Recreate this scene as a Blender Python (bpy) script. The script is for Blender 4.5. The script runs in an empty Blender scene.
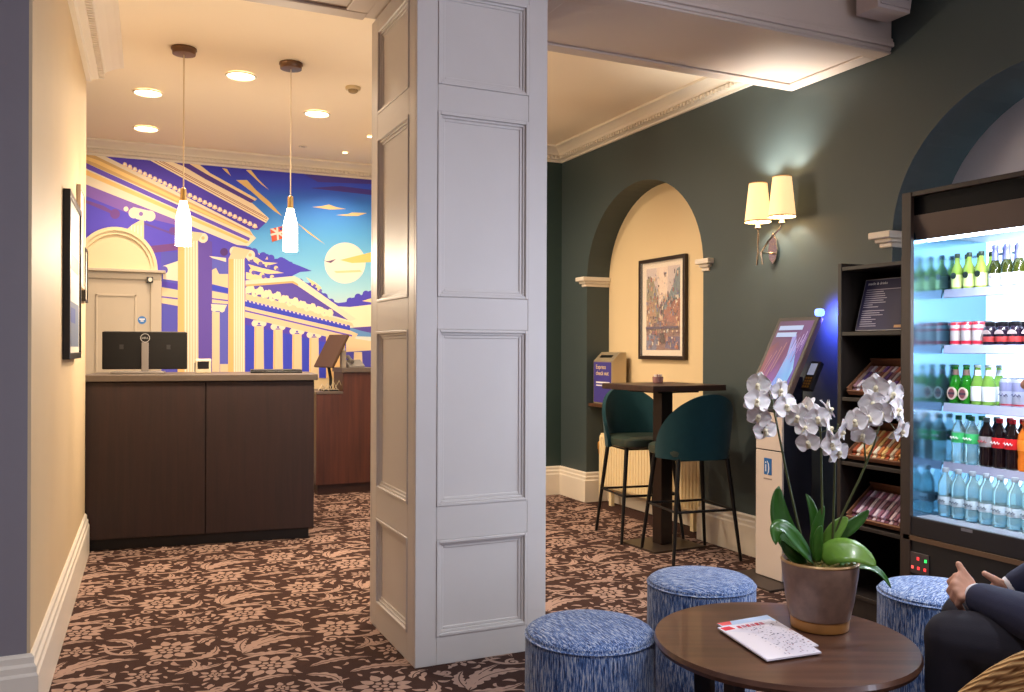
import bpy, bmesh, math, random
from mathutils import Vector, Matrix
R = math.radians
rnd = random.Random(7)
SC = bpy.context.scene
COL = SC.collection

# ------------------------------------------------------------------ camera
FPX, YAW, ROLL, CH = 870.0, 0.433, 0.00368, 1.25
FW = Vector((math.sin(YAW), math.cos(YAW), 0))
RT = Vector((math.cos(YAW), -math.sin(YAW), 0))
UP = Vector((0, 0, 1))
RT2 = RT * math.cos(ROLL) + UP * math.sin(ROLL)
UP2 = UP * math.cos(ROLL) - RT * math.sin(ROLL)
CP = Vector((0, 0, CH))
cam_d = bpy.data.cameras.new('camera'); cam = bpy.data.objects.new('camera', cam_d); COL.objects.link(cam)
m4 = Matrix.Identity(4)
for i in range(3):
    m4[i][0] = RT2[i]; m4[i][1] = UP2[i]; m4[i][2] = -FW[i]; m4[i][3] = CP[i]
cam.matrix_world = m4
cam_d.sensor_width = 36; cam_d.lens = FPX / 1024 * 36; cam_d.shift_y = 4 / 1024; cam_d.clip_start = .05
SC.camera = cam

def at(px, py, ax, c):            # measured image point -> point on the plane axis=c
    d = FW + RT2 * ((px - 512) / FPX) - UP2 * ((py - 350) / FPX)
    return CP + d * ((c - CP[ax]) / d[ax])
def cw(L, d, z): return FW * d + RT * L + UP * z            # right / forward / height -> world
def cpx(px, py, d): return CP + (FW + RT2 * ((px - 512) / FPX) - UP2 * ((py - 350) / FPX)) * d

# ------------------------------------------------------------------ world, exposure, daylight
SC.view_settings.view_transform = 'Standard'; SC.view_settings.look = 'None'
SC.view_settings.gamma = 1; SC.view_settings.use_curve_mapping = False
SC.view_settings.exposure = 0.0
SC.cycles.use_denoising = True
SC.cycles.max_bounces = 8; SC.cycles.diffuse_bounces = 5; SC.cycles.glossy_bounces = 4
SC.cycles.caustics_reflective = False; SC.cycles.caustics_refractive = False
SC.cycles.sample_clamp_indirect = 6
W = bpy.data.worlds.new('world'); SC.world = W; W.use_nodes = True
W.node_tree.nodes['Background'].inputs[0].default_value = (.55, .65, 1, 1)
W.node_tree.nodes['Background'].inputs[1].default_value = .6

def area(name, loc, target, sx, sy, power, col):
    l = bpy.data.lights.new(name, 'AREA'); l.shape = 'RECTANGLE'; l.size = sx; l.size_y = sy; l.energy = power; l.color = col
    o = bpy.data.objects.new(name, l); COL.objects.link(o); o.location = loc
    o.rotation_euler = (Vector(target) - Vector(loc)).to_track_quat('-Z', 'Y').to_euler(); return o
def spot(name, loc, power, col, cone=150, blend=.6, radius=.06, target=None):
    l = bpy.data.lights.new(name, 'SPOT'); l.energy = power; l.color = col; l.spot_size = R(cone); l.spot_blend = blend; l.shadow_soft_size = radius
    o = bpy.data.objects.new(name, l); COL.objects.link(o); o.location = loc
    if target: o.rotation_euler = (Vector(target) - Vector(loc)).to_track_quat('-Z', 'Y').to_euler()
    return o
def point(name, loc, power, col, radius=.03):
    l = bpy.data.lights.new(name, 'POINT'); l.energy = power; l.color = col; l.shadow_soft_size = radius
    o = bpy.data.objects.new(name, l); COL.objects.link(o); o.location = loc; return o
DAY = (.78, .82, 1.0); WARM = (1.0, .79, .59); WARMW = (1.0, .84, .63)
# daylight comes in by two tall windows of the right-hand lounge wall, beside and behind the camera
WIN = [(-2.1, -.8), (-.35, .95)]
for a, b in WIN:
    area('window_daylight', (3.63, (a + b) / 2, 1.575), (0, (a + b) / 2 + .9, 1.3), b - a, 1.9, 92, DAY)

# ------------------------------------------------------------------ materials
def lin(c):
    return tuple(((v / 255) / 12.92 if v / 255 <= .04045 else ((v / 255 + .055) / 1.055) ** 2.4) for v in c)
MATS = {}
def mat(name, col, rough=.5, metal=0, var=.06, vs=6, bump=0, bs=80, emis=0, ecol=None, trans=0, alpha=1, spec=.5, coat=0, sheen=0, sub=0):
    if name in MATS: return MATS[name]
    m = bpy.data.materials.new(name); m.use_nodes = True; nt = m.node_tree; n = nt.nodes; l = nt.links
    p = n['Principled BSDF']; c = lin(col)
    p.inputs['Roughness'].default_value = rough; p.inputs['Metallic'].default_value = metal
    p.inputs['Specular IOR Level'].default_value = spec
    p.inputs['Coat Weight'].default_value = coat; p.inputs['Sheen Weight'].default_value = sheen
    if sub: p.inputs['Subsurface Weight'].default_value = sub; p.inputs['Subsurface Radius'].default_value = (.02, .01, .006)
    tc = n.new('ShaderNodeTexCoord')
    if var:
        nz = n.new('ShaderNodeTexNoise'); nz.inputs['Scale'].default_value = vs; nz.inputs['Detail'].default_value = 5
        l.new(tc.outputs['Object'], nz.inputs['Vector'])
        mx = n.new('ShaderNodeMix'); mx.data_type = 'RGBA'
        mx.inputs[6].default_value = tuple(v * (1 - var) for v in c) + (1,)
        mx.inputs[7].default_value = tuple(min(1, v * (1 + var)) for v in c) + (1,)
        l.new(nz.outputs['Fac'], mx.inputs[0]); l.new(mx.outputs[2], p.inputs['Base Color'])
    else: p.inputs['Base Color'].default_value = c + (1,)
    if bump:
        nb = n.new('ShaderNodeTexNoise'); nb.inputs['Scale'].default_value = bs; nb.inputs['Detail'].default_value = 3
        l.new(tc.outputs['Object'], nb.inputs['Vector'])
        b = n.new('ShaderNodeBump'); b.inputs['Strength'].default_value = bump; b.inputs['Distance'].default_value = .004
        l.new(nb.outputs['Fac'], b.inputs['Height']); l.new(b.outputs['Normal'], p.inputs['Normal'])
    if emis:
        p.inputs['Emission Color'].default_value = lin(ecol or col) + (1,); p.inputs['Emission Strength'].default_value = emis
    if trans: p.inputs['Transmission Weight'].default_value = trans; p.inputs['IOR'].default_value = 1.33
    p.inputs['Alpha'].default_value = alpha
    MATS[name] = m; return m
def wood(name, c1, c2, rough=.4, scale=(3, 3, 30), axis='Z', coat=0):
    if name in MATS: return MATS[name]
    m = mat(name, c1, rough, var=0, coat=coat); nt = m.node_tree; n = nt.nodes; l = nt.links; p = n['Principled BSDF']
    tc = n.new('ShaderNodeTexCoord'); mp = n.new('ShaderNodeMapping')
    s = {'X': (1.2, 22, 22), 'Y': (22, 1.2, 22), 'Z': (22, 22, 1.2)}[axis]
    mp.inputs['Scale'].default_value = s; l.new(tc.outputs['Object'], mp.inputs['Vector'])
    nz = n.new('ShaderNodeTexNoise'); nz.inputs['Scale'].default_value = 1.6; nz.inputs['Detail'].default_value = 7; nz.inputs['Distortion'].default_value = .6
    l.new(mp.outputs[0], nz.inputs['Vector'])
    rp = n.new('ShaderNodeValToRGB'); rp.color_ramp.elements[0].position = .3; rp.color_ramp.elements[1].position = .7
    rp.color_ramp.elements[0].color = lin(c1) + (1,); rp.color_ramp.elements[1].color = lin(c2) + (1,)
    l.new(nz.outputs['Fac'], rp.inputs[0]); l.new(rp.outputs[0], p.inputs['Base Color'])
    b = n.new('ShaderNodeBump'); b.inputs['Strength'].default_value = .08; b.inputs['Distance'].default_value = .002
    l.new(nz.outputs['Fac'], b.inputs['Height']); l.new(b.outputs['Normal'], p.inputs['Normal'])
    return m
def printmat(name, rough=.6, emis=0):
    if name in MATS: return MATS[name]
    m = bpy.data.materials.new(name); m.use_nodes = True; n = m.node_tree.nodes; p = n['Principled BSDF']
    a = n.new('ShaderNodeVertexColor'); a.layer_name = 'Col'; p.inputs['Roughness'].default_value = rough
    if emis:
        m.node_tree.links.new(a.outputs[0], p.inputs['Emission Color']); p.inputs['Emission Strength'].default_value = emis
        p.inputs['Base Color'].default_value = (.01, .01, .01, 1)
    else: m.node_tree.links.new(a.outputs[0], p.inputs['Base Color'])
    MATS[name] = m; return m
def streak(name, cols, side=(70, 70, 5), top=(70, 7, 70)):
    m = mat(name, cols[1], .9, var=0, sheen=.2); nt = m.node_tree; n = nt.nodes; l = nt.links; p = n['Principled BSDF']
    tc = n.new('ShaderNodeTexCoord'); ge = n.new('ShaderNodeNewGeometry'); sx = n.new('ShaderNodeSeparateXYZ'); l.new(ge.outputs['Normal'], sx.inputs[0])
    gt = n.new('ShaderNodeMath'); gt.operation = 'GREATER_THAN'; gt.inputs[1].default_value = .62; l.new(sx.outputs[2], gt.inputs[0])
    outs = []
    for s in (side, top):
        mp = n.new('ShaderNodeMapping'); mp.inputs['Scale'].default_value = s; l.new(tc.outputs['Object'], mp.inputs['Vector'])
        nz = n.new('ShaderNodeTexNoise'); nz.inputs['Scale'].default_value = 2.6; nz.inputs['Detail'].default_value = 5; nz.inputs['Roughness'].default_value = .72
        l.new(mp.outputs[0], nz.inputs['Vector']); outs.append(nz)
    mx = n.new('ShaderNodeMix'); mx.data_type = 'FLOAT'; l.new(gt.outputs[0], mx.inputs[0]); l.new(outs[0].outputs['Fac'], mx.inputs[2]); l.new(outs[1].outputs['Fac'], mx.inputs[3])
    rp = n.new('ShaderNodeValToRGB'); e = rp.color_ramp.elements
    e[0].position = .40; e[1].position = .60
    e[0].color = lin(cols[0]) + (1,); e[1].color = lin(cols[2]) + (1,)
    k = e.new(.5); k.color = lin(cols[1]) + (1,)
    l.new(mx.outputs[0], rp.inputs[0]); l.new(rp.outputs[0], p.inputs['Base Color'])
    b = n.new('ShaderNodeBump'); b.inputs['Strength'].default_value = .5; b.inputs['Distance'].default_value = .004
    l.new(mx.outputs[0], b.inputs['Height']); l.new(b.outputs['Normal'], p.inputs['Normal'])
    return m

# ------------------------------------------------------------------ mesh building
class G:
    def __init__(s): s.v = []; s.f = []; s.c = []
    def add(s, vs, fs, col=None):
        o = len(s.v); s.v += [tuple(x) for x in vs]; s.f += [tuple(o + i for i in q) for q in fs]; s.c += [col] * len(fs); return s
    def box(s, x0, x1, y0, y1, z0, z1, M=None):
        vs = [Vector((x, y, z)) for z in (z0, z1) for y in (y0, y1) for x in (x0, x1)]
        if M is not None: vs = [M @ q for q in vs]
        return s.add(vs, [(0, 2, 3, 1), (4, 5, 7, 6), (0, 1, 5, 4), (2, 6, 7, 3), (0, 4, 6, 2), (1, 3, 7, 5)])
    def obox(s, c, ax, ay, az):       # centre and three half-axis vectors
        c, ax, ay, az = map(Vector, (c, ax, ay, az))
        vs = [c + ax * i + ay * j + az * k for k in (-1, 1) for j in (-1, 1) for i in (-1, 1)]
        return s.add(vs, [(0, 2, 3, 1), (4, 5, 7, 6), (0, 1, 5, 4), (2, 6, 7, 3), (0, 4, 6, 2), (1, 3, 7, 5)])
    def lathe(s, prof, n=24, cx=0, cy=0, cap=True):
        vs = []; fs = []
        for r, z in prof:
            for k in range(n): vs.append((cx + r * math.cos(2 * math.pi * k / n), cy + r * math.sin(2 * math.pi * k / n), z))
        for i in range(len(prof) - 1):
            for k in range(n):
                a = i * n + k; b = i * n + (k + 1) % n; fs.append((a, b, b + n, a + n))
        if cap: fs.append(tuple(range(n))[::-1]); fs.append(tuple((len(prof) - 1) * n + k for k in range(n)))
        return s.add(vs, fs)
    def tube(s, pts, r, n=8, cap=True):
        pts = [Vector(p) for p in pts]; rr = r if isinstance(r, (list, tuple)) else [r] * len(pts); vs = []; fs = []
        t0 = (pts[1] - pts[0]).normalized(); a = t0.orthogonal().normalized()
        for i, p in enumerate(pts):
            t = (pts[min(i + 1, len(pts) - 1)] - pts[max(i - 1, 0)]).normalized()
            a = (a - t * a.dot(t)).normalized(); b = t.cross(a)
            for k in range(n):
                w = 2 * math.pi * k / n; vs.append(p + (a * math.cos(w) + b * math.sin(w)) * rr[i])
        for i in range(len(pts) - 1):
            for k in range(n):
                q = i * n + k; w = i * n + (k + 1) % n; fs.append((q, w, w + n, q + n))
        if cap: fs.append(tuple(range(n))[::-1]); fs.append(tuple((len(pts) - 1) * n + k for k in range(n)))
        return s.add(vs, fs)
    def prism(s, poly, f0, f1):       # poly of (a,b); f0,f1 map (a,b) to 3d
        n = len(poly); vs = [f0(*p) for p in poly] + [f1(*p) for p in poly]
        fs = [tuple(range(n))[::-1], tuple(range(n, 2 * n))] + [(i, (i + 1) % n, n + (i + 1) % n, n + i) for i in range(n)]
        return s.add(vs, fs)
    def poly(s, vs, col=None): return s.add(vs, [tuple(range(len(vs)))], col)
ROOTLOC = {}
def mesh_of(name, g):
    me = bpy.data.meshes.new(name); me.from_pydata(g.v, [], g.f); me.update(); return me
def put(name, g, m, parent=None, smooth=False, bevel=0, seg=2, local=False, fix=True, ang=40):
    off = Vector((0, 0, 0))
    if parent is None:
        xs = [v[0] for v in g.v]; ys = [v[1] for v in g.v]; zs = [v[2] for v in g.v]
        off = Vector(((min(xs) + max(xs)) / 2, (min(ys) + max(ys)) / 2, min(zs)))
    elif not local: off = ROOTLOC.get(parent.name, Vector((0, 0, 0)))
    g2 = G(); g2.v = [tuple(Vector(v) - off) for v in g.v]; g2.f = g.f
    me = mesh_of(name, g2)
    if fix:
        b = bmesh.new(); b.from_mesh(me); bmesh.ops.recalc_face_normals(b, faces=b.faces); b.to_mesh(me); b.free()
    if any(c is not None for c in g.c):
        ca = me.color_attributes.new('Col', 'FLOAT_COLOR', 'CORNER'); i = 0
        for pl, c in zip(me.polygons, g.c):
            for li in pl.loop_indices:
                cc = c[li - pl.loop_start] if isinstance(c[0], (tuple, list)) else c
                ca.data[li].color = tuple(cc) + (1,)
    if smooth:
        for p in me.polygons: p.use_smooth = True
        me.set_sharp_from_angle(angle=R(ang))
    me.materials.append(m)
    o = bpy.data.objects.new(name, me); COL.objects.link(o)
    if parent is None: o.location = off; ROOTLOC[o.name] = off
    else:
        o.parent = parent; ROOTLOC[o.name] = ROOTLOC.get(parent.name, Vector((0, 0, 0)))
    if bevel:
        bm_ = o.modifiers.new('bevel', 'BEVEL'); bm_.width = bevel; bm_.segments = seg; bm_.limit_method = 'ANGLE'; bm_.angle_limit = R(50)
        bm_.harden_normals = False
    return o
def tag(o, label=None, cat=None, group=None, kind=None):
    if label: o['label'] = label
    if cat: o['category'] = cat
    if group: o['group'] = group
    if kind: o['kind'] = kind
    return o
def thing(name, label, cat, loc=(0, 0, 0), rz=0, group=None):
    o = bpy.data.objects.new(name, None); COL.objects.link(o); o.location = loc; o.rotation_euler = (0, 0, rz); o.empty_display_size = .05
    ROOTLOC[o.name] = Vector(loc); return tag(o, label, cat, group)
def copy_tree(o, parent=None):
    c = o.copy(); COL.objects.link(c); c.parent = parent
    if parent is not None: c.matrix_parent_inverse = o.matrix_parent_inverse.copy()
    for ch in [x for x in COL.objects if x.parent == o]: copy_tree(ch, c)
    return c
def struct(name, g, m, label=None, **k):
    o = put(name, g, m, **k)
    return tag(o, label, None, None, 'structure')
def text(name, body, size, M, m, parent, ext=.0004, align='LEFT', sx=1):
    cu = bpy.data.curves.new(name, 'FONT'); cu.body = body; cu.size = size; cu.extrude = ext; cu.align_x = align; cu.resolution_u = 2
    t = bpy.data.objects.new(name, cu); COL.objects.link(t)
    dg = bpy.context.evaluated_depsgraph_get(); me = bpy.data.meshes.new_from_object(t.evaluated_get(dg))
    bpy.data.objects.remove(t)
    off = ROOTLOC.get(parent.name, Vector((0, 0, 0)))
    me.transform(Matrix.Diagonal((sx, 1, 1, 1))); me.transform(M); me.transform(Matrix.Translation(-off))
    me.materials.clear(); me.materials.append(m)
    o = bpy.data.objects.new(name, me); COL.objects.link(o); o.parent = parent; ROOTLOC[o.name] = off; return o
def frameM(o, x, y):                  # matrix whose x,y axes lie along given vectors at origin o
    x = Vector(x).normalized(); y = Vector(y); y = (y - x * y.dot(x)).normalized(); z = x.cross(y)
    M = Matrix.Identity(4)
    for i in range(3): M[i][0] = x[i]; M[i][1] = y[i]; M[i][2] = z[i]; M[i][3] = o[i]
    return M

# colours
GREEN = mat('green_wall_paint', (60, 72, 73), .55, var=.05, vs=3, bump=.08, bs=60)
CREAMW = mat('cream_wall_paint', (226, 203, 160), .6, var=.03, vs=2, bump=.06, bs=60)
LEFTW = mat('warm_wall_paint', (200, 177, 142), .6, var=.05, vs=3, bump=.1, bs=40)
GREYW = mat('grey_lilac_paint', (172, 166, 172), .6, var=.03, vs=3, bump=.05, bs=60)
CEIL = mat('ceiling_paint', (246, 230, 206), .7, var=.02, vs=2)
WHITE = mat('white_gloss_paint', (226, 216, 200), .35, var=.03, vs=5)
PILLAR = mat('pillar_paint', (206, 200, 196), .4, var=.04, vs=5, bump=.06, bs=30)
BEAM = mat('beam_paint', (198, 181, 168), .5, var=.03, vs=4)
DARKW = wood('dark_walnut', (33, 17, 15), (47, 25, 21), .6)
REDW = wood('red_brown_wood', (60, 29, 19), (84, 42, 27), .45)
SHELFW = wood('shelf_wood', (24, 18, 15), (38, 29, 24), .5)
TABLEW = wood('table_walnut', (70, 45, 34), (98, 66, 50), .32, axis='X', coat=.2)
BLACK = mat('black_plastic', (14, 14, 15), .35, var=.1)
BLACKM = mat('black_metal', (20, 18, 18), .42, metal=.3, var=.1)
CHROME = mat('polished_metal', (205, 195, 185), .18, metal=1, var=.02)
GREYP = mat('grey_plastic', (120, 116, 112), .45)
COUNTER = mat('grey_counter', (88, 76, 67), .4, var=.05, vs=30)
PRINT = printmat('flat_print')

# ================================================================== THE SETTING
XR, XN = 3.57, 3.91                       # right wall plane, back of its niches
CZ = 3.0                                  # reception ceiling
# ---- carpet: brown ground with a damask woven in
CARPET = mat('carpet_ground', (62, 43, 38), .95, var=.18, vs=40, bump=.5, bs=400, spec=.1)
CARPETP = mat('carpet_motif', (158, 131, 118), .95, var=.16, vs=60, bump=.5, bs=400, spec=.1)
floor = struct('floor', G().box(-3.3, 4.0, -2.75, 8.3, -.12, 0), CARPET, 'brown hotel carpet woven with a pale beige damask of flowers and scrolls')
TX, TY = .70, .74
def motif():
    g = []; lay = [0]                      # quads in tile coordinates (metres), each shape on its own hair-thin layer
    def ribbon(pts, ws):
        n = len(pts); L = []; Rr = []; lay[0] += 1
        for i in range(n):
            a = Vector(pts[max(i - 1, 0)]); b = Vector(pts[min(i + 1, n - 1)]); t = (b - a); t = t.normalized() if t.length else Vector((1, 0))
            nn = Vector((-t.y, t.x)); p = Vector(pts[i]); w0, w1 = ws[i] if isinstance(ws[i], tuple) else (ws[i], ws[i])
            L.append(p + nn * w0); Rr.append(p - nn * w1)
        for i in range(n - 1): g.append((L[i], L[i + 1], Rr[i + 1], Rr[i], lay[0]))
    def curve(p0, p1, bend, n=14):
        p0 = Vector(p0); p1 = Vector(p1); d = p1 - p0; nn = Vector((-d.y, d.x))
        return [p0 + d * t + nn * (bend * 4 * t * (1 - t)) for t in [i / (n - 1) for i in range(n)]]
    def leaf(p0, p1, bend, w, lobes=5, n=22):
        c = curve(p0, p1, bend, n); wa = []; wb = []
        for i in range(n):
            t = i / (n - 1); env = max(.02, math.sin(math.pi * t ** .75)) ** .8
            s = env * (.55 + .45 * abs(math.sin(lobes * math.pi * t)))
            wa.append((w * s, -.0024)); wb.append((-.0024, w * s * .8))
        ribbon(c, wa); ribbon(c, wb)
    def leaflet(p0, p1, bend, w): ribbon(curve(p0, p1, bend, 7), [w * q for q in (.25, .8, 1, .95, .75, .4, .03)])
    def spiral(c, r0, a0, turns, w, n=18, sgn=1):
        pts = []; ws = []
        for i in range(n):
            t = i / (n - 1); a = a0 + sgn * turns * 2 * math.pi * t; r = r0 * (1 - .8 * t)
            pts.append(Vector(c) + Vector((math.cos(a), math.sin(a))) * r); ws.append(w * (1 - .4 * t))
        ribbon(pts, ws); blob(Vector(c), r0 * .22, 6)
    def blob(c, r, n=7):
        c = Vector(c); lay[0] += 1
        for i in range(n):
            a = 2 * math.pi * i / n; b = 2 * math.pi * (i + 1) / n; m_ = (a + b) / 2
            P = lambda w: c + Vector((math.cos(w), math.sin(w))) * r
            g.append((c, P(a), P(m_), P(b), lay[0]))
    def flower(c, r, n=10):
        c = Vector(c)
        for i in range(n):
            a = 2 * math.pi * i / n; d = Vector((math.cos(a), math.sin(a))); q_ = r * (1 + .14 * (i % 2))
            ribbon([c + d * q_ * q for q in (.50, .60, .72, .84, .92, 1.08)], [r * .06, r * .17, r * .215, r * .17, r * .14, .0008])
        for i in range(7):
            a = 2 * math.pi * i / 7 + .2; d = Vector((math.cos(a), math.sin(a)))
            ribbon([c + d * r * q for q in (.2, .3, .40, .47)], [r * .05, r * .12, r * .12, r * .02])
        blob(c, r * .13, 7)
    occ = []
    def fl(x, y, r, n): flower((x, y), r, n); occ.append((x, y, r * 1.15))
    fl(.13, .12, .098, 11); fl(.48, .47, .098, 11); fl(.37, .20, .062, 8); fl(.13, .60, .060, 8); fl(.62, .10, .055, 8)
    def lf(p, q, b, w, k): leaf(p, q, b, w, k); c = curve(p, q, b, 8); occ.extend([(v.x, v.y, w * .95) for v in c])
    lf((.05, .30), (.36, .40), .20, .046, 7); lf((.06, .32), (.26, .50), .10, .030, 6); lf((.05, .33), (.10, .49), .12, .030, 5); lf((.05, .29), (.27, .29), -.14, .028, 5)
    lf((.27, .04), (.52, .05), .12, .026, 6); lf((.40, .66), (.67, .60), .16, .030, 7); lf((.56, .31), (.66, .44), -.22, .030, 5); lf((.48, .17), (.55, .32), -.3, .026, 5)
    lf((.24, .70), (.34, .55), .22, .028, 5); lf((.66, .22), (.50, .24), .2, .020, 4); lf((.60, .50), (.68, .56), .2, .022, 3); lf((.02, .69), (.20, .71), .18, .022, 5)
    for p, q, b in (((.02, .22), (.24, .22), .16), ((.36, .47), (.24, .62), .25), ((.44, .36), (.66, .36), -.18), ((.38, .60), (.20, .66), .2), ((.24, .15), (.34, .10), .3), ((.54, .70), (.68, .72), -.2)):
        ribbon(curve(p, q, b), [.0035 + .006 * math.sin(math.pi * i / 13) for i in range(14)])
    for c, r, a, s in (((.42, .33), .040, 0, 1), ((.24, .19), .028, 2, -1), ((.32, .50), .032, 1, 1), ((.62, .68), .030, 3, -1), ((.03, .50), .030, 2, 1), ((.57, .20), .026, 1, -1)):
        spiral(c, r, a, 1.3, .0075, sgn=s); occ.append((c[0], c[1], r))
    rr = random.Random(4); n = 0
    for k in range(900):
        if n > 62: break
        x, y, a = rr.uniform(.0, .69), rr.uniform(.0, .73), rr.uniform(0, 6.28); L = rr.uniform(.030, .058); w = L * .20
        e = Vector((x, y)) + Vector((math.cos(a), math.sin(a))) * L; m_ = (Vector((x, y)) + e) / 2
        if any(math.hypot(m_.x - ox, m_.y - oy) < r_ + .014 for ox, oy, r_ in occ): continue
        leaflet((x, y), e, rr.uniform(-.3, .3), w); occ.append((m_.x, m_.y, L * .34)); n += 1
    return g
mo = motif(); gp = G(); pv = []; pf = []
for ix in range(-4, 8):
    for iy in range(-1, 11):
        ox = ix * TX - .25; oy = iy * TY - .3
        if ox > 3.6 or ox < -1.9 or oy > 8.2: continue
        if oy + TY < .6: continue
        for q in mo:
            vs = [(p.x + ox, p.y + oy) for p in q[:4]]
            if min(v[0] for v in vs) < -2.2 or max(v[0] for v in vs) > 3.55 or max(v[1] for v in vs) > 8.14: continue
            o = len(pv); pv += [(x, y, .0005 + q[4] * .000008) for x, y in vs]; pf.append((o, o + 1, o + 2, o + 3))
gp.v = pv; gp.f = pf; gp.c = [None] * len(pf)
pat = put('damask_motif', gp, CARPETP, parent=floor, fix=False); tag(pat, None, None, None, 'stuff')
ROOTfloor = ROOTLOC['floor']

# ---- right wall with two arched niches
def arch_z(y, c, hw=.775, zs=1.82, rise=.69):
    t = min(1, abs(y - c) / hw); return zs + rise * math.sqrt(max(0, 1 - t * t))
XM = 3.785                                # the first niche is shallower
NICHES = [(5.48, .775), (2.395, .775)]
ND = {5.48: XM, 2.395: XN}
g = G(); ys = []
def col_wall(y0, y1, z0a, z0b): g.add([(XR, y0, z0a), (XR, y1, z0b), (XR, y1, 3.3), (XR, y0, 3.3)], [(0, 1, 2, 3)])
edges = [8.2]; cur = -2.75
for c, hw in sorted(NICHES):
    xb = ND[c]
    if cur < -2:                           # lounge stretch with the window openings
        for wa, wb in WIN:
            col_wall(cur, wa, 0, 0); col_wall(wa, wb, 2.55, 2.55); g.add([(XR, wa, 0), (XR, wb, 0), (XR, wb, .6), (XR, wa, .6)], [(0, 1, 2, 3)]); cur = wb
    col_wall(cur, c - hw, 0, 0)
    pts = [c - hw * math.cos(math.pi * i / 32) for i in range(33)]
    for i in range(32):
        a, b = pts[i], pts[i + 1]; za, zb = arch_z(a, c), arch_z(b, c)
        col_wall(a, b, za, zb)
        g.add([(XR, a, za), (XR, b, zb), (xb, b, zb), (xb, a, za)], [(0, 1, 2, 3)])
    for yy in (c - hw, c + hw): g.add([(XR, yy, 0), (XR, yy, 1.82), (xb, yy, 1.82), (xb, yy, 0)], [(0, 1, 2, 3)])
    cur = c + hw
col_wall(cur, 6.7, 0, 0)
wall_right = struct('wall_right', g, GREEN, 'dark green painted wall with two deep arched niches', fix=False)
for c, hw in NICHES:
    xb = ND[c]; gb = G(); pts = [c - hw * math.cos(math.pi * i / 32) for i in range(33)]
    poly = [(xb - .002, c - hw, 0)] + [(xb - .002, p, arch_z(p, c)) for p in pts] + [(xb - .002, c + hw, 0)]
    gb.poly(poly); o = put('niche_back', gb, CREAMW if c > 4 else mat('unlit_niche_cream', (186, 176, 176), .6, var=.03), parent=wall_right, fix=False)  # second niche is the same cream, its unlit tone put into the colour
    for yy, s in ((c - hw, 1), (c + hw, -1)):     # s points into the opening
        gi = G()
        for z0, z1, pr in ((1.775, 1.80, .012), (1.80, 1.82, .028), (1.82, 1.855, .05)):
            a, b = sorted((yy + s * pr * .55, yy - s * (.06 + pr)))
            gi.box(XR - pr, xb - .003, a, b, z0, z1)
        put('impost_moulding', gi, WHITE, parent=wall_right, bevel=.006)
# ---- other walls
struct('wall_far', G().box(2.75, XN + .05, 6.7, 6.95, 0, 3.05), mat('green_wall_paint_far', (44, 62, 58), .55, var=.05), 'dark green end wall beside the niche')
struct('wall_return', G().box(2.55, 2.75, 6.7, 8.2, 0, 3.05), CREAMW)
wall_back = struct('wall_back', G().box(-2.3, 2.75, 8.15, 8.3, 0, 3.05), CREAMW, 'back wall of the reception')
struct('wall_lounge', G().prism([(-3.2, 3.27), (-.245, 3.27), (-.47, 3.5), (-3.2, 3.5)], lambda a, b: (a, b, 0), lambda a, b: (a, b, 3.3)), mat('pier_grey', (128, 122, 128), .6, var=.03, bump=.06, bs=50), 'grey pier wall facing the lounge')  # pier takes one even grey, darker than the other lounge walls
wall_left = struct('wall_left', G().prism([(-.235, 3.27), (-.135, 5.9), (-.385, 5.9), (-.47, 3.5), (-.245, 3.27)], lambda a, b: (a, b, 0), lambda a, b: (a, b, 3.05)), LEFTW, 'warm cream side wall of the reception')
struct('wall_reception_side', G().box(-2.45, -2.3, 3.5, 8.3, 0, 3.05), CREAMW)
struct('wall_lounge_side', G().box(-3.35, -3.2, -2.75, 3.5, 0, 3.3), GREYW)
struct('wall_front', G().box(-3.3, 4.0, -2.75, -2.6, 0, 3.3), GREYW)
for k, (a, b) in enumerate(WIN):
    w = G()
    for y0, y1, z0, z1 in ((a, a + .05, .6, 2.55), (b - .05, b, .6, 2.55), (a + .05, b - .05, .6, .66), (a + .05, b - .05, 2.49, 2.55), (a + .05, b - .05, 1.55, 1.6)): w.box(XR - .02, XR + .04, y0, y1, z0, z1)
    wo = struct('window_%d' % (k + 1), w, WHITE)
    for z0, z1 in ((.66, 1.55), (1.6, 2.49)): put('pane', G().box(XR + .008, XR + .012, a + .05, b - .05, z0, z1), mat('window_glass', (255, 255, 255), .05, var=0, alpha=.06), wo)
# ---- ceilings
struct('ceiling', G().box(-2.45, XN + .05, 3.8, 8.3, CZ, CZ + .1), CEIL, 'warm white plaster ceiling over the reception')
struct('ceiling_lounge', G().box(-3.35, XN + .05, -2.75, 3.3, 3.28, 3.4), CEIL)
# ---- beam
BZ, BY0, BY1 = 2.745, 3.17, 3.88
gb = G().box(-3.2, XR - .004, BY0, BY1, BZ + .012, 3.29)
beam = struct('ceiling_beam', gb, BEAM, 'boxed white ceiling beam resting on the panelled pillar', bevel=.012)
for x0, x1 in ((-.2, 1.04), (1.70, XR - .006)):
    gs = G().box(x0, x1, BY0 + .002, BY0 + .09, BZ, BZ + .013).box(x0, x1, BY1 - .09, BY1 - .002, BZ, BZ + .013).box(x0, x0 + .07, BY0 + .09, BY1 - .09, BZ, BZ + .013).box(x1 - .1, x1, BY0 + .09, BY1 - .09, BZ, BZ + .013)
    put('soffit_frame', gs, BEAM, parent=beam, bevel=.006)
put('bead_moulding', G().box(-.2, XR - .006, BY0 - .016, BY0 + .002, BZ + .03, BZ + .055).box(-.2, XR - .006, BY0 - .008, BY0 + .002, BZ + .055, BZ + .075), BEAM, parent=beam, bevel=.006)
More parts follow.
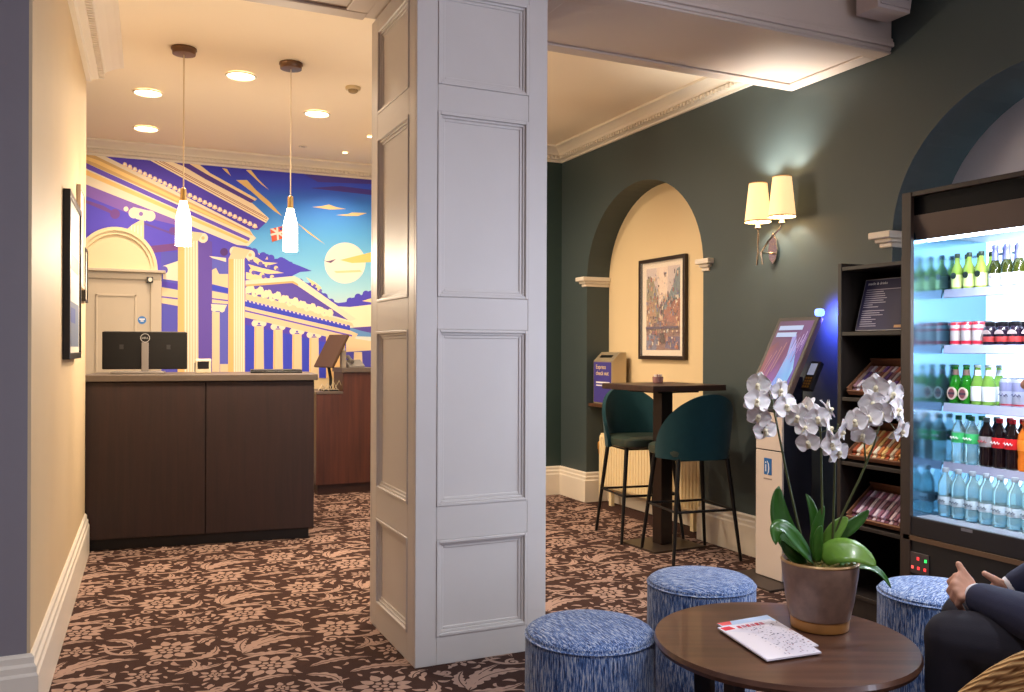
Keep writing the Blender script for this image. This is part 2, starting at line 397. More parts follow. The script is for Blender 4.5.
# ---- panelled pillar
PX0, PX1, PY0, PY1 = 1.088, 1.662, 3.25, 3.90
pil = struct('wall_pillar', G().box(PX0 + .02, PX1 - .02, PY0 + .02, PY1 - .02, 0, BZ + .01), PILLAR, 'white square pillar with sunken moulded panels on each face')
zrow = lambda r: at(486, r, 1, PY0).z
fz = [(.225, zrow(538)), (zrow(504), zrow(327)), (zrow(298), zrow(116)), (zrow(92), 2.68)]
fz = [(zrow(630), zrow(536)), (zrow(503), zrow(330)), (zrow(298), zrow(117)), (zrow(90), 2.68)]
def face(org, u, nrm, width, mirror=False):
    org = Vector(org); u = Vector(u); nrm = Vector(nrm); m_ = .088 if not mirror else .10
    P = lambda a, z, dpt: org + u * a + UP * z + nrm * dpt
    def slab(g, a0, a1, z0, z1, d0, d1):
        vs = [P(a, z, d) for d in (d0, d1) for z in (z0, z1) for a in (a0, a1)]
        g.add(vs, [(0, 2, 3, 1), (4, 5, 7, 6), (0, 1, 5, 4), (2, 6, 7, 3), (0, 4, 6, 2), (1, 3, 7, 5)])
    e_ = .0212 if mirror else 0
    st = G(); slab(st, e_, m_, 0, BZ, -.021, 0); slab(st, width - m_, width - e_, 0, BZ, -.021, 0)
    zs = [0] + [v for p in fz for v in p] + [BZ]
    for i in range(0, len(zs), 2): slab(st, m_, width - m_, zs[i], zs[i + 1], -.021, 0)
    put('face_frame', st, PILLAR, parent=pil, bevel=.003)
    for z0, z1 in fz:
        pn = G(); slab(pn, m_, width - m_, z0, z1, -.0205, -.017); po = put('panel', pn, PILLAR, parent=pil)
        mo_ = G()
        for w0, w1, h in ((0, .012, .004), (.012, .022, -.006), (.022, .034, -.012)):
            a0, a1, b0, b1 = m_ + w0, width - m_ - w0, z0 + w0, z1 - w0; dw = w1 - w0
            slab(mo_, a0, a0 + dw, b0, b1, -.019, h); slab(mo_, a1 - dw, a1, b0, b1, -.019, h)
            slab(mo_, a0 + dw, a1 - dw, b0, b0 + dw, -.019, h); slab(mo_, a0 + dw, a1 - dw, b1 - dw, b1, -.019, h)
        put('panel_moulding', mo_, PILLAR, parent=po, bevel=.002)
face((PX0, PY0, 0), (1, 0, 0), (0, -1, 0), PX1 - PX0)
face((PX0, PY1, 0), (0, -1, 0), (-1, 0, 0), PY1 - PY0, True)
face((PX1, PY0, 0), (0, 1, 0), (1, 0, 0), PY1 - PY0, True)
face((PX1, PY1, 0), (-1, 0, 0), (0, 1, 0), PX1 - PX0)
# ---- skirting and cornices as swept profiles
def sweep(g, prof, p0, p1, n, e0=0, e1=0):     # e0,e1: mitre slopes
    p0 = Vector(p0); p1 = Vector(p1); n = Vector(n); t = (p1 - p0).normalized()
    g.prism(prof, lambda a, b: p0 + n * a + UP * b + t * (a * e0), lambda a, b: p1 + n * a + UP * b - t * (a * e1))
BB = [(0, 0), (.026, 0), (.026, .175), (.020, .185), (.020, .205), (.012, .215), (.012, .235), (.004, .245), (0, .245)]
def base(name, runs, lab=None):
    g = G()
    for r in runs: sweep(g, BB, *r)
    return struct(name, g, WHITE, lab)
NB0, NB1 = 5.48 - .775, 5.48 + .775
base('baseboard_right', [((XR, 3.17, 0), (XR, NB0, 0), (-1, 0, 0), 0, -1), ((XR, NB0, 0), (XM, NB0, 0), (0, 1, 0), -1, 1), ((XM, NB1, 0), (XR, NB1, 0), (0, -1, 0), 1, -1), ((XR, NB1, 0), (XR, 6.7, 0), (-1, 0, 0), -1, 1), ((XM - .003, NB0, 0), (XM - .003, NB1, 0), (-1, 0, 0), 1, 1)], 'tall white skirting along the green wall')
base('baseboard_far', [((XR, 6.7, 0), (2.75, 6.7, 0), (0, -1, 0), 1, 0)])
wl0 = Vector((-.235, 3.27, 0)); wl1 = Vector((-.135, 5.9, 0)); wld = (wl1 - wl0).normalized(); wln = Vector((wld.y, -wld.x, 0))
base('baseboard_left', [(wl0, wl1, wln, -1, 0)], 'moulded skirting under the framed pictures')
base('baseboard_lounge', [((-3.2, 3.27, 0), (-.235, 3.27, 0), (0, -1, 0), 0, -1)], 'moulded skirting of the grey pier')
base('baseboard_back', [((-2.3, 8.15, 0), (-.33, 8.15, 0), (0, -1, 0)), ((.45, 8.15, 0), (2.75, 8.15, 0), (0, -1, 0))])
CN = [(0, 2.878), (.016, 2.878), (.022, 2.893), (.045, 2.90), (.045, 2.925), (.062, 2.93), (.07, 2.945), (.095, 2.965), (.12, 2.978), (.135, 2.982), (.135, 2.999), (0, 2.999)]
def cornice(name, runs, lab, sc=1):
    g = G(); gd = G(); pr = [(a * sc, b) for a, b in CN]
    for r in runs:
        sweep(g, pr, *r)
        p0 = Vector(r[0]); p1 = Vector(r[1]); n = Vector(r[2]); L = (p1 - p0).length; t = (p1 - p0) / L; k = int(L / .036)
        for i in range(k):
            c = p0 + t * ((i + .5) * L / k)
            gd.obox(c + n * (.054 * sc) + UP * 2.912, t * .010, n * (.011 * sc), UP * .012)
    o = struct(name, g, WHITE, lab)
    tag(put('dentil_row', gd, WHITE, parent=o), None, None, None, 'stuff')
cornice('trim_1', [((XR, BY1, 0), (XR, 6.7, 0), (-1, 0, 0), 0, 1), ((XR, 6.7, 0), (2.75, 6.7, 0), (0, -1, 0), 1, 0)], 'plaster dentil cornice above the green wall')
cornice('trim_2', [((-2.3, 8.15, 0), (2.75, 8.15, 0), (0, -1, 0))], 'plaster dentil cornice above the mural')
cornice('trim_3', [(wl0 + wld * .62, wl1, wln)], 'broad plaster cornice along the warm side wall', 1.55)

# ---- mural on the back wall: flat print of a classical portico under a blue sky
MY = 8.148
mg = G(); mlay = [0]
def mp(px, py): p = at(px, py, 1, MY); return (p.x, MY - .0007 * mlay[0], p.z)
def shape(pts, col): mlay[0] += 1 / 40; mg.poly([mp(*p) for p in pts], lin(col))
def disc(cx, cy, r, col, n=20, k=1): shape([(cx + r * math.cos(2 * math.pi * i / n), cy + r * k * math.sin(2 * math.pi * i / n)) for i in range(n)], col)
sky = [(146, (48, 42, 176)), (172, (52, 54, 196)), (188, (48, 84, 224)), (205, (52, 132, 242)), (235, (90, 180, 252)), (265, (124, 206, 252)), (290, (164, 222, 246)), (312, (208, 228, 230)), (378, (230, 224, 210))]
for (r0, c0), (r1, c1) in zip(sky, sky[1:]):
    mg.add([mp(30, r0), mp(420, r0), mp(420, r1), mp(30, r1)], [(0, 1, 2, 3)], [lin(c0), lin(c0), lin(c1), lin(c1)])
CR, CR2, GO, PU, PU2, BL, IN = (232, 210, 172), (242, 228, 204), (220, 182, 122), (80, 62, 196), (104, 80, 204), (54, 68, 212), (56, 46, 176)
for p in (((300, 172), (372, 178), (372, 184), (318, 182)), ((310, 188), (340, 186), (372, 190), (372, 195))): shape(p, (70, 56, 160))
disc(345, 263, 20.5, (250, 240, 232), 36)
shape([(340, 260), (372, 252), (372, 262), (352, 263)], (250, 214, 130)); shape([(334, 271), (360, 270), (362, 272), (336, 273)], (250, 222, 170))
shape([(322, 259), (326, 261), (329, 261), (336, 259), (331, 263), (327, 262)], (110, 90, 130))
for p in (((236, 180), (247, 180), (256, 190), (270, 202), (282, 216), (274, 211), (262, 201), (252, 192)), ((222, 168), (227, 169), (231, 176), (226, 172)), ((246, 170), (251, 170), (258, 179), (269, 190), (261, 184)), ((296, 222), (312, 234), (326, 245), (308, 233))): shape(p, (238, 204, 132))
for p in (((312, 207), (322, 206), (329, 204.5), (336, 207), (346, 209), (330, 209.5)), ((336, 215), (348, 214), (352, 212.5), (367, 213), (358, 216), (346, 216))): shape(p, (246, 216, 160))
# clouds
shape([(240, 246), (250, 247), (258, 253), (268, 254), (274, 259), (284, 258), (292, 263), (300, 266), (312, 271), (300, 272), (292, 276), (300, 281), (308, 283), (318, 289), (324, 294), (332, 301), (338, 303), (346, 302), (352, 298), (360, 296), (366, 292), (376, 289), (376, 306), (350, 307), (330, 306), (310, 300), (290, 290), (240, 290)], (74, 70, 206))
for p in (((246, 256), (256, 257), (264, 262), (278, 263), (270, 265), (256, 263)), ((248, 264), (262, 268), (276, 271), (284, 273), (268, 274), (252, 270)), ((246, 272), (258, 275), (270, 279), (256, 281), (246, 279)), ((306, 277), (316, 283), (322, 288), (314, 287)), ((362, 301), (376, 297), (376, 303)), ((258, 253), (266, 256), (272, 260), (262, 259))): shape(p, (248, 222, 172))
shape([(322, 306), (350, 307), (376, 304), (376, 330), (350, 328)], (246, 238, 208))
shape([(346, 328), (376, 326), (376, 334), (356, 333)], (84, 70, 170)); shape([(338, 324), (362, 331), (376, 334), (376, 337), (350, 336)], (96, 150, 214))
for x, y, r in ((244, 249, 4), (254, 252, 4), (263, 256, 4), (271, 258, 3.5), (281, 261, 4), (290, 265, 3.5), (299, 269, 3), (300, 282, 3.5), (310, 286, 3.5), (317, 291, 3.5), (324, 297, 4), (331, 302, 3.5), (350, 301, 3.5), (358, 297, 3.5), (366, 294, 3.5)): disc(x, y, r, (74, 70, 206), 10)
for x, y, r in ((250, 259, 2.6), (259, 262, 2.8), (267, 265, 2.4), (276, 268, 2.2), (252, 271, 2.8), (262, 275, 2.6), (272, 277, 2.2), (313, 284, 2), (319, 289, 2)): disc(x, y, r, (246, 218, 166), 9); disc(x + 1.5, y + 1.6, r * .8, (110, 96, 196), 8)
# far temple
shape([(243, 318), (352, 344), (352, 378), (243, 378)], BL)
for k in range(4): x = 246 + k * 19; shape([(x + 8, 350 + k * 2), (x + 13, 348 + k * 2), (x + 13, 378), (x + 8, 378)], (98, 128, 222))
shape([(242, 316), (352, 343), (352, 348), (242, 324)], PU)
for x, y in ((259, 322), (278, 325.5), (297, 330), (314, 333.5)):
    w = 4.6; shape([(x - w, y + 4), (x + w, y + 4), (x + w + .4, 378), (x - w - .4, 378)], CR); shape([(x - w, y + 6), (x - w + 2, y + 4), (x - w + 1.6, 378), (x - w - .4, 378)], (244, 200, 140))
    disc(x - 4.5, y + 1.5, 3, CR2, 10); disc(x + 4.5, y + 1.5, 3, CR2, 10); shape([(x - 6, y - 2), (x + 6, y - 1), (x + 5, y + 3), (x - 5, y + 3)], CR2); disc(x, y + 1.6, 1.2, PU, 6)
shape([(326, 334), (345, 338), (345, 378), (326, 378)], (240, 200, 140))
shape([(346, 337), (376, 342), (376, 378), (346, 378)], CR); shape([(346, 352), (376, 350), (376, 374), (346, 374)], (72, 72, 184))
shape([(354, 352), (362, 352), (363, 378), (353, 378)], CR)
shape([(243, 290), (352, 323), (354, 327), (243, 299)], CR)
shape([(243, 299), (350, 325.5), (350, 331), (243, 306)], BL)
for k in range(26): x = 245 + k * 4; y = 300.5 + k * .985; shape([(x, y - .9), (x + 2, y - .4), (x + 2, y + 1.2), (x, y + .7)], (232, 216, 220))
shape([(243, 306), (350, 330.5), (358, 334), (352, 342), (243, 317)], CR); shape([(243, 309.5), (352, 335), (352, 336.6), (243, 311)], PU2)
shape([(243, 284), (296, 281), (348, 320), (300, 306), (243, 293)], (90, 76, 184))
for k in range(30):
    t = k / 29; x = 246 + 84 * t; h = 6.5 * (1 - .65 * max(0, (t - .3) / .7)); yb = 294 + 21.5 * t
    disc(x, yb - h * (.5 + .3 * (k % 3)), 2.6 + .8 * (k % 2), (250, 232, 196), 7, 1.25)
    if k % 3 == 0: disc(x + 1, yb - h * .4, 1, (140, 110, 170), 5)
shape([(240, 281), (294, 276), (300, 279), (356, 319), (350, 321), (298, 286), (292, 283), (240, 287)], CR2); shape([(240, 285), (293, 281), (298, 284), (298, 286), (292, 283), (240, 287)], GO)
# near building: purple porch wall
shape([(86, 178), (140, 200), (246, 244), (244, 378), (60, 378), (60, 178)], (86, 74, 208)); shape([(86, 178), (180, 218), (180, 226), (130, 214), (86, 196)], (132, 96, 190))
shape([(86, 200), (104, 206), (112, 211), (112, 214), (86, 203)], (112, 70, 150)); disc(115, 214, 5, (112, 66, 150), 12); disc(173, 231, 4, (112, 66, 150), 12)
shape([(150, 246), (178, 243), (178, 250), (152, 253)], (112, 66, 140))
shape([(143, 222), (176, 234), (176, 236), (143, 224)], (100, 70, 160))
shape([(161, 252), (178, 252), (178, 376), (161, 376)], (84, 84, 196))
shape([(163, 266), (178, 261), (178, 281), (163, 279)], CR2); disc(164, 270, 4, (90, 84, 190), 10); shape([(161, 281), (178, 284), (178, 289), (161, 286)], PU); shape([(161, 287), (178, 290), (178, 306), (161, 303)], CR); shape([(161, 296), (178, 298), (178, 299.5), (161, 297.5)], PU2)
# entablature
shape([(60, 140), (109, 157.5), (249, 228.5), (253, 235), (256, 238), (248, 246), (237, 245), (174, 219), (86, 184.4), (60, 174)], CR2)
shape([(60, 143), (96, 156), (250, 231.5), (253, 236), (86, 163), (60, 152)], GO); shape([(60, 147), (100, 161), (250, 233), (250, 235), (96, 163.5), (60, 150)], (252, 216, 140))
shape([(86, 163), (250, 238), (249, 241), (86, 168.5), (60, 160), (60, 154)], PU2)
shape([(86, 170), (249, 242), (246, 243.5), (86, 175)], (246, 206, 130))
shape([(60, 130), (150, 161), (266, 222.5), (258, 230), (249, 229), (170, 188.5), (109, 158), (60, 138)], PU)
for k in range(27):
    x = 124 + k * 5; y = 164.5 + k * 2.36; shape([(x, y - 2.4), (x + 2.4, y - 1.6), (x + 3.6, y + 1.8), (x + .6, y + 2.6), (x - 2, y + 1.2)], (250, 222, 186)); disc(x + .6, y - .2, 1.1, (255, 250, 236), 6)
shape([(60, 122), (150, 160.5), (266, 223), (269, 218.5), (252, 203), (186, 166), (140, 148)], (252, 234, 200))
for d in (0, 2.2, 3.6): shape([(152, 159 - d), (267, 221 - d), (267, 221.7 - d), (152, 159.8 - d)], (176, 116, 90))
shape([(160, 153), (191, 164.5), (207, 174), (255, 200.5), (251, 203), (205, 179), (183, 166), (156, 156)], (84, 58, 156))
shape([(170, 150), (200, 165), (210, 173), (257, 199), (255, 201), (207, 174.5), (191, 165)], (250, 226, 178))
# columns of the near porch
def colm(x0, x1, y0, cx, vol):
    shape([(x0, y0), (x1, y0), (x1 + .5, 378), (x0 - .5, 378)], CR)
    shape([(x0, y0), (x0 + (x1 - x0) * .3, y0), (x0 + (x1 - x0) * .3, 378), (x0 - .5, 378)], (242, 194, 122))
    for k in range(5): xx = x0 + (x1 - x0) * (.35 + .14 * k); shape([(xx, y0), (xx + .9, y0), (xx + .9, 378), (xx, 378)], (255, 246, 224))
    for vx, vy, r in vol: disc(vx, vy, r, CR2, 14); disc(vx, vy, r * .35, (232, 190, 140), 8)
    if vol: shape([(vol[0][0], vol[0][1] - vol[0][2]), (vol[-1][0], vol[-1][1] - vol[-1][2]), (x1, y0 + 1), (x0, y0 + 1)], CR)
shape([(124, 232), (132, 225), (144, 218), (144, 262), (124, 262)], CR)
for k in range(4): xx = 131 + 3.2 * k; shape([(xx, 226), (xx + 1, 225), (xx + 1, 262), (xx, 262)], (255, 246, 224))
disc(134, 213, 5.5, CR2, 14); disc(150, 216, 5.5, CR2, 14); shape([(133, 207), (150, 211), (146, 221), (136, 219)], CR2); disc(141, 214, 2.2, (140, 110, 190), 8); disc(126, 209, 2.6, CR2, 8)
shape([(198, 236), (212, 242), (212, 378), (198, 378)], (98, 74, 180))
shape([(212, 258), (228, 260), (228, 378), (212, 378)], (92, 96, 204)); shape([(209, 256), (226, 258), (226, 262), (212, 258)], CR2)
shape([(212, 270), (216, 268), (219, 274), (228, 274), (228, 288), (212, 284)], CR); shape([(212, 285), (228, 288), (228, 293), (212, 290)], BL); shape([(212, 291), (228, 294), (228, 304), (212, 303)], CR); shape([(212, 298), (228, 300), (228, 301.4), (212, 299.4)], PU2)
shape([(212, 312), (219.6, 312), (219.6, 378), (212, 378)], CR); disc(214, 309, 3, CR2, 8); disc(222, 309.5, 3, CR2, 8); shape([(211, 304), (227, 305), (224, 311), (212, 311)], CR2); shape([(220, 364), (228, 364), (228, 378), (220, 378)], CR)
disc(224, 252, 4, (84, 50, 130), 12)
colm(178, 198, 240, 188, [(181, 235, 5), (203, 238, 5)])
colm(228.5, 244.5, 258, 236, [(234, 251, 4.5), (250, 255, 5)])
# small flag by the portico
for p, c in ((((270, 229), (283, 226), (284, 238), (272, 242)), (226, 96, 70)), (((270, 229), (273, 228.4), (284, 236), (284, 238)), (240, 230, 224)), (((276, 227.6), (278, 227.2), (279, 240), (277, 240.5)), (240, 230, 224)), (((270, 234), (283, 231), (283, 233), (271, 236)), (240, 230, 224)), (((279, 228), (282, 227.4), (282, 230), (280, 230.4)), (80, 80, 170))): shape(p, c)
put('mural', mg, PRINT, fix=False)
mur = bpy.data.objects['mural']; tag(mur, 'blue and gold mural of a columned portico with a pale sun', 'mural')

# ---- panelled door with a half-round head, set in the mural
dx0, dx1 = -.30, .405; dy = 8.146
DOORP = mat('door_paint', (196, 182, 160), .45, var=.03)
dg = G().box(dx0, dx0 + .10, dy - .05, dy, 0, 1.84).box(dx1 - .09, dx1, dy - .05, dy, 0, 1.84)
door = struct('door_1', dg, DOORP, 'pale panelled door under a half-round head', bevel=.006)
put('door_head', G().box(dx0, dx1, dy - .05, dy, 1.84, 1.90).box(dx0 - .02, dx1 + .03, dy - .085, dy, 1.90, 1.925), DOORP, parent=door, bevel=.006)
leaf_ = put('door_leaf', G().box(dx0 + .10, dx1 - .09, dy - .03, dy, 0, 1.84), DOORP, parent=door)
for z0, z1 in ((.2, .85), (.95, 1.71)):
    a, b = dx0 + .19, dx1 - .2
    put('door_panel', G().box(a, b, dy - .033, dy - .03, z0, z1).box(a, a + .015, dy - .042, dy - .03, z0, z1).box(b - .015, b, dy - .042, dy - .03, z0, z1).box(a, b, dy - .042, dy - .03, z1 - .015, z1).box(a, b, dy - .042, dy - .03, z0, z0 + .015), DOORP, parent=door, bevel=.003)
cx = .05; hr = .302
lun = G().prism([(cx + hr * math.cos(math.pi * i / 28), 1.925 + hr * 1.10 * math.sin(math.pi * i / 28)) for i in range(29)], lambda a, b: (a, dy - .03, b), lambda a, b: (a, dy, b))
put('door_lunette', lun, mat('lunette_cream', (236, 218, 176), .5, var=.02), parent=door)
arc = G()
for i in range(28):
    a0, a1 = math.pi * i / 28, math.pi * (i + 1) / 28
    for r0, r1, pr in ((hr - .035, hr + .012, .05), (hr - .008, hr + .02, .065)):
        pts = [(r0, a0), (r1, a0), (r1, a1), (r0, a1)]
        arc.prism([(cx + r * math.cos(a), 1.925 + r * 1.10 * math.sin(a)) for r, a in pts], lambda a, b: (a, dy - pr, b), lambda a, b: (a, dy - .01, b))
put('lunette_moulding', arc, mat('lunette_cream', (236, 218, 176)), parent=door)
put('door_closer_box', G().box(.285, .335, dy - .075, dy - .03, 1.815, 1.867), BLACK, parent=door, bevel=.004)
put('white_sensor', G().prism([(.312 + .016 * math.cos(i * math.pi / 8), 1.841 + .018 * math.sin(i * math.pi / 8)) for i in range(16)], lambda a, b: (a, dy - .088, b), lambda a, b: (a, dy - .074, b)), WHITE, parent=door)
stk = put('blue_sticker', G().prism([(.25 + .034 * math.cos(i * math.pi / 12), 1.495 + .034 * math.sin(i * math.pi / 12)) for i in range(24)], lambda a, b: (a, dy - .0315, b), lambda a, b: (a, dy - .029, b)), mat('sticker_blue', (46, 120, 196), .4, var=0), parent=door)
put('sticker_mark', G().box(.228, .272, dy - .0325, dy - .0312, 1.497, 1.508).box(.238, .262, dy - .0325, dy - .0312, 1.483, 1.492), mat('sticker_white', (240, 240, 240), .5, var=0), parent=stk)

# ================================================================== LIGHT FITTINGS
GLOW = mat('lamp_glow', (255, 236, 200), .5, var=0, emis=14, ecol=(255, 226, 176))
BRONZE = mat('brushed_bronze', (120, 92, 72), .35, metal=.8, var=.05)
LAB = ['round ceiling downlight between the two pendant cords', 'round ceiling downlight nearest the cornice of the warm side wall', 'round ceiling downlight closest to the mural cornice, above the door', 'round ceiling downlight to the right of the second pendant']
for k, (px, py) in enumerate(((241, 75), (148, 92), (146, 128), (317, 113))):
    p = at(px, py, 2, CZ)
    t = thing('ceiling_downlight', LAB[k], 'light', (p.x, p.y, CZ - .014), 0, 'round ceiling downlights in the reception')
    put('rim', G().lathe([(.088, CZ - .001), (.098, CZ - .006), (.095, CZ - .013), (.086, CZ - .013), (.084, CZ - .004)], 28, p.x, p.y, cap=False), WHITE, t, smooth=True)
    put('lens', G().lathe([(.0, CZ - .006), (.085, CZ - .006), (.085, CZ - .003)], 28, p.x, p.y, cap=False), GLOW, t)
    spot('downlight_lamp', (p.x, p.y, CZ - .03), 70, WARM, 165, .9, .08)
for k, (px, py) in enumerate(((345, 152), (370, 136), (303, 146))):
    p = at(px, py, 2, CZ)
    t = thing('ceiling_spotlight', ['tiny ceiling spotlight close above the mural cornice', 'tiny ceiling spotlight tucked beside the pillar edge', 'tiny unlit ceiling fitting beside the cord of the second pendant'][k], 'light', (p.x, p.y, CZ - .01))
    put('rim', G().lathe([(.026, CZ - .001), (.036, CZ - .005), (.034, CZ - .010), (.024, CZ - .010), (.022, CZ - .003)], 20, p.x, p.y, cap=False), WHITE, t, smooth=True)
    put('lens', G().lathe([(0, CZ - .005), (.024, CZ - .005), (.024, CZ - .003)], 20, p.x, p.y, cap=False), GLOW if k < 2 else GREYP, t)
    if k < 2: spot('spotlight_lamp', (p.x, p.y, CZ - .03), 30, WARM, 130, .6, .03)
# fittings of the same lobby ceiling that the pillar hides from here
for k, (x, y) in enumerate(((1.85, 4.75), (2.15, 6.0))):
    t = thing('ceiling_downlight', ['round ceiling downlight behind the pillar, nearer the beam', 'round ceiling downlight behind the pillar, nearer the end wall'][k], 'light', (x, y, CZ - .014), 0, 'round ceiling downlights in the reception')
    put('rim', G().lathe([(.088, CZ - .001), (.098, CZ - .006), (.095, CZ - .013), (.086, CZ - .013), (.084, CZ - .004)], 28, x, y, cap=False), WHITE, t, smooth=True)
    put('lens', G().lathe([(0, CZ - .006), (.085, CZ - .006), (.085, CZ - .003)], 28, x, y, cap=False), GLOW, t)
    spot('downlight_lamp', (x, y, CZ - .03), 150, WARM, 165, .9, .08)
# unseen lounge downlights above and behind the camera, added to brighten orchid and seating
for k, (x, y) in enumerate(((.6, .9), (2.1, .9))):
    z = 3.28
    t = thing('ceiling_downlight', ['round added lounge downlight over the seating, nearer the pier', 'round added lounge downlight over the seating, nearer the fridge'][k], 'light', (x, y, z - .014), 0, 'added downlights of the lounge')
    put('rim', G().lathe([(.088, z - .001), (.098, z - .006), (.095, z - .013), (.086, z - .013), (.084, z - .004)], 28, x, y, cap=False), WHITE, t, smooth=True)
    put('lens', G().lathe([(0, z - .006), (.085, z - .006), (.085, z - .003)], 28, x, y, cap=False), GLOW, t)
    spot('added_lounge_lamp', (x, y, z - .03), 128, (.88, .91, 1), 140, .9, .09)
p = at(353, 87, 2, CZ)
t = thing('smoke_detector', 'small round smoke detector on the warm white ceiling', 'smoke detector', (p.x, p.y, CZ - .04))
put('base', G().lathe([(.05, CZ - .001), (.05, CZ - .016), (.046, CZ - .02)], 20, p.x, p.y), mat('aged_plastic', (206, 184, 140), .5), t, smooth=True)
put('sensor_grille', G().lathe([(.034, CZ - .02), (.03, CZ - .034), (.02, CZ - .04)], 12, p.x, p.y), mat('aged_plastic_dark', (150, 126, 88), .6), t)
SHADEG = mat('milk_glass', (255, 240, 214), .4, var=0, emis=9, ecol=(255, 232, 196))
for k, (px, py, lab) in enumerate(((184, 48, 'slim bottle-shaped glass pendant lamp nearer the side wall'), (291, 63, 'slim bottle-shaped glass pendant lamp hanging before the blue sky'))):
    p = at(px, py, 2, CZ); zb = 1.85
    t = thing('pendant_lamp', lab, 'pendant lamp', (p.x, p.y, zb), 0, 'bottle pendants over the desk')
    put('ceiling_rose', G().lathe([(.07, CZ - .002), (.072, CZ - .012), (.066, CZ - .018), (.064, CZ - .038), (.05, CZ - .04)], 28, p.x, p.y), BRONZE, t, smooth=True)
    put('cord', G().tube([(p.x, p.y, CZ - .038), (p.x, p.y, zb + .33)], .0035, 6), mat('pale_cord', (226, 206, 170), .5), t)
    put('holder', G().lathe([(.006, zb + .34), (.017, zb + .33), (.018, zb + .27), (.022, zb + .25)], 16, p.x, p.y), mat('aged_brass', (196, 162, 104), .35, metal=.7), t, smooth=True)
    sh = put('glass_shade', G().lathe([(.020, zb + .26), (.026, zb + .23), (.036, zb + .19), (.043, zb + .155), (.044, zb + .0), (.039, zb), (.038, zb + .15), (.022, zb + .22)], 24, p.x, p.y, cap=False), SHADEG, t, smooth=True)
    point('pendant_bulb', (p.x, p.y, zb - .05), 42, WARMW, .04)
# twin-shade wall light
y1 = at(758, 203, 0, 3.45); y2 = at(782, 197, 0, 3.45); pb = at(773.5, 250, 0, 3.56)
t = thing('wall_sconce', 'twin-shade wall light with crossed chrome arms on the green wall', 'wall light', (XR, pb.y, pb.z))
SHADEF = mat('lit_linen_shade', (255, 232, 190), .8, var=.03, vs=60, emis=1.05, ecol=(255, 210, 146))
put('back_plate', G().prism([(0, -.085), (.028, -.055), (.04, 0), (.028, .06), (0, .105), (-.028, .06), (-.04, 0), (-.028, -.055)], lambda a, b: (XR - .001, pb.y + a, pb.z + b), lambda a, b: (XR - .018, pb.y + a, pb.z + b)), CHROME, t, bevel=.003)
put('centre_boss', G().tube([(XR - .018, pb.y, pb.z - .02), (3.47, pb.y + .01, pb.z - .02)], .007, 8), CHROME, t)
for c, s, b0 in ((y1, -1, pb.y + .03), (y2, 1, pb.y + .0)):
    xx = 3.45; zt = c.z + .115; zl = c.z - .112
    sd = put('lamp_shade', G().lathe([(.076, zl), (.052, zt)], 28, xx, c.y, cap=False), SHADEF, t, smooth=True)
    put('shade_trim', G().lathe([(.0765, zl - .002), (.0785, zl), (.0765, zl + .006)], 28, xx, c.y, cap=False), mat('shade_binding', (196, 160, 110), .8), sd)
    put('shade_trim', G().lathe([(.052, zt - .005), (.054, zt), (.052, zt + .002)], 28, xx, c.y, cap=False), mat('shade_binding', (196, 160, 110), .8), sd)
    put('arm', G().tube([(3.47, b0 - s * .01, pb.z - .09), (3.468, b0, pb.z - .02), (3.462, b0 + (c.y - b0) * .35 , pb.z + .04), (3.455, b0 + (c.y - b0) * .9, pb.z + .10), (xx, c.y, zl - .03), (xx, c.y, zl + .05)], .0055, 8), CHROME, t, smooth=True)
    put('candle_cup', G().lathe([(.008, zl - .045), (.02, zl - .035), (.014, zl - .025), (.01, zl - .01), (.012, zl + .06)], 16, xx, c.y), CHROME, t, smooth=True)
    spot('sconce_bulb_up', (xx, c.y, c.z + .06), 27, (1, .97, .90), 122, .5, .03, (xx, c.y, 9))
    spot('sconce_bulb_down', (xx, c.y, c.z - .04), 12, (1, .97, .90), 125, .5, .03, (xx, c.y, -9))
    point('sconce_bulb', (xx, c.y, c.z), 3, (1, .82, .55), .03)

# ================================================================== RECEPTION DESKS
ang = math.atan2(5.762 - 5.923, 1.195 + .145); DO = Vector((-.150, 5.925, 0))
t = thing('reception_desk', 'dark walnut reception desk with grey counter against the side wall', 'reception desk', DO, ang)
DL = 1.385
put('plinth', G().box(.0, DL - .03, .04, .62, 0, .07), mat('plinth_black', (24, 17, 14), .6), t, local=True)
put('carcass', G().box(0, DL, .018, .66, .07, 1.045), DARKW, t, local=True)
px_ = [(.016, .708), (.713, DL)]
for a, b in px_: put('front_panel', G().box(a, b, 0, .017, .075, 1.04), DARKW, t, local=True, bevel=.002)
put('counter_top', G().box(-.012, DL + .022, -.02, .70, 1.046, 1.086), COUNTER, t, local=True, bevel=.003)
# taller desk further back with a cut-out
t = thing('back_desk', 'red-brown wooden desk with a stepped top behind the front desk', 'desk', (2.1, 7.44, 0))
put('plinth', G().box(1.62, 2.52, 7.47, 8.0, 0, .09), mat('plinth_brown', (58, 32, 22), .5), t)
put('carcass', G().box(1.60, 2.54, 7.45, 8.02, .09, .865), REDW, t)
put('front_panel', G().box(1.60, 1.83, 7.435, 7.449, .09, .865).box(1.83, 2.54, 7.435, 7.449, .09, 1.05), REDW, t)
put('raised_box', G().box(1.83, 2.54, 7.45, 7.78, .866, 1.05), REDW, t)
put('low_worktop', G().box(1.595, 1.83, 7.43, 8.02, .866, .886), COUNTER, t, bevel=.002)
put('raised_counter', G().box(1.82, 2.54, 7.41, 7.80, 1.051, 1.09), COUNTER, t, bevel=.003)
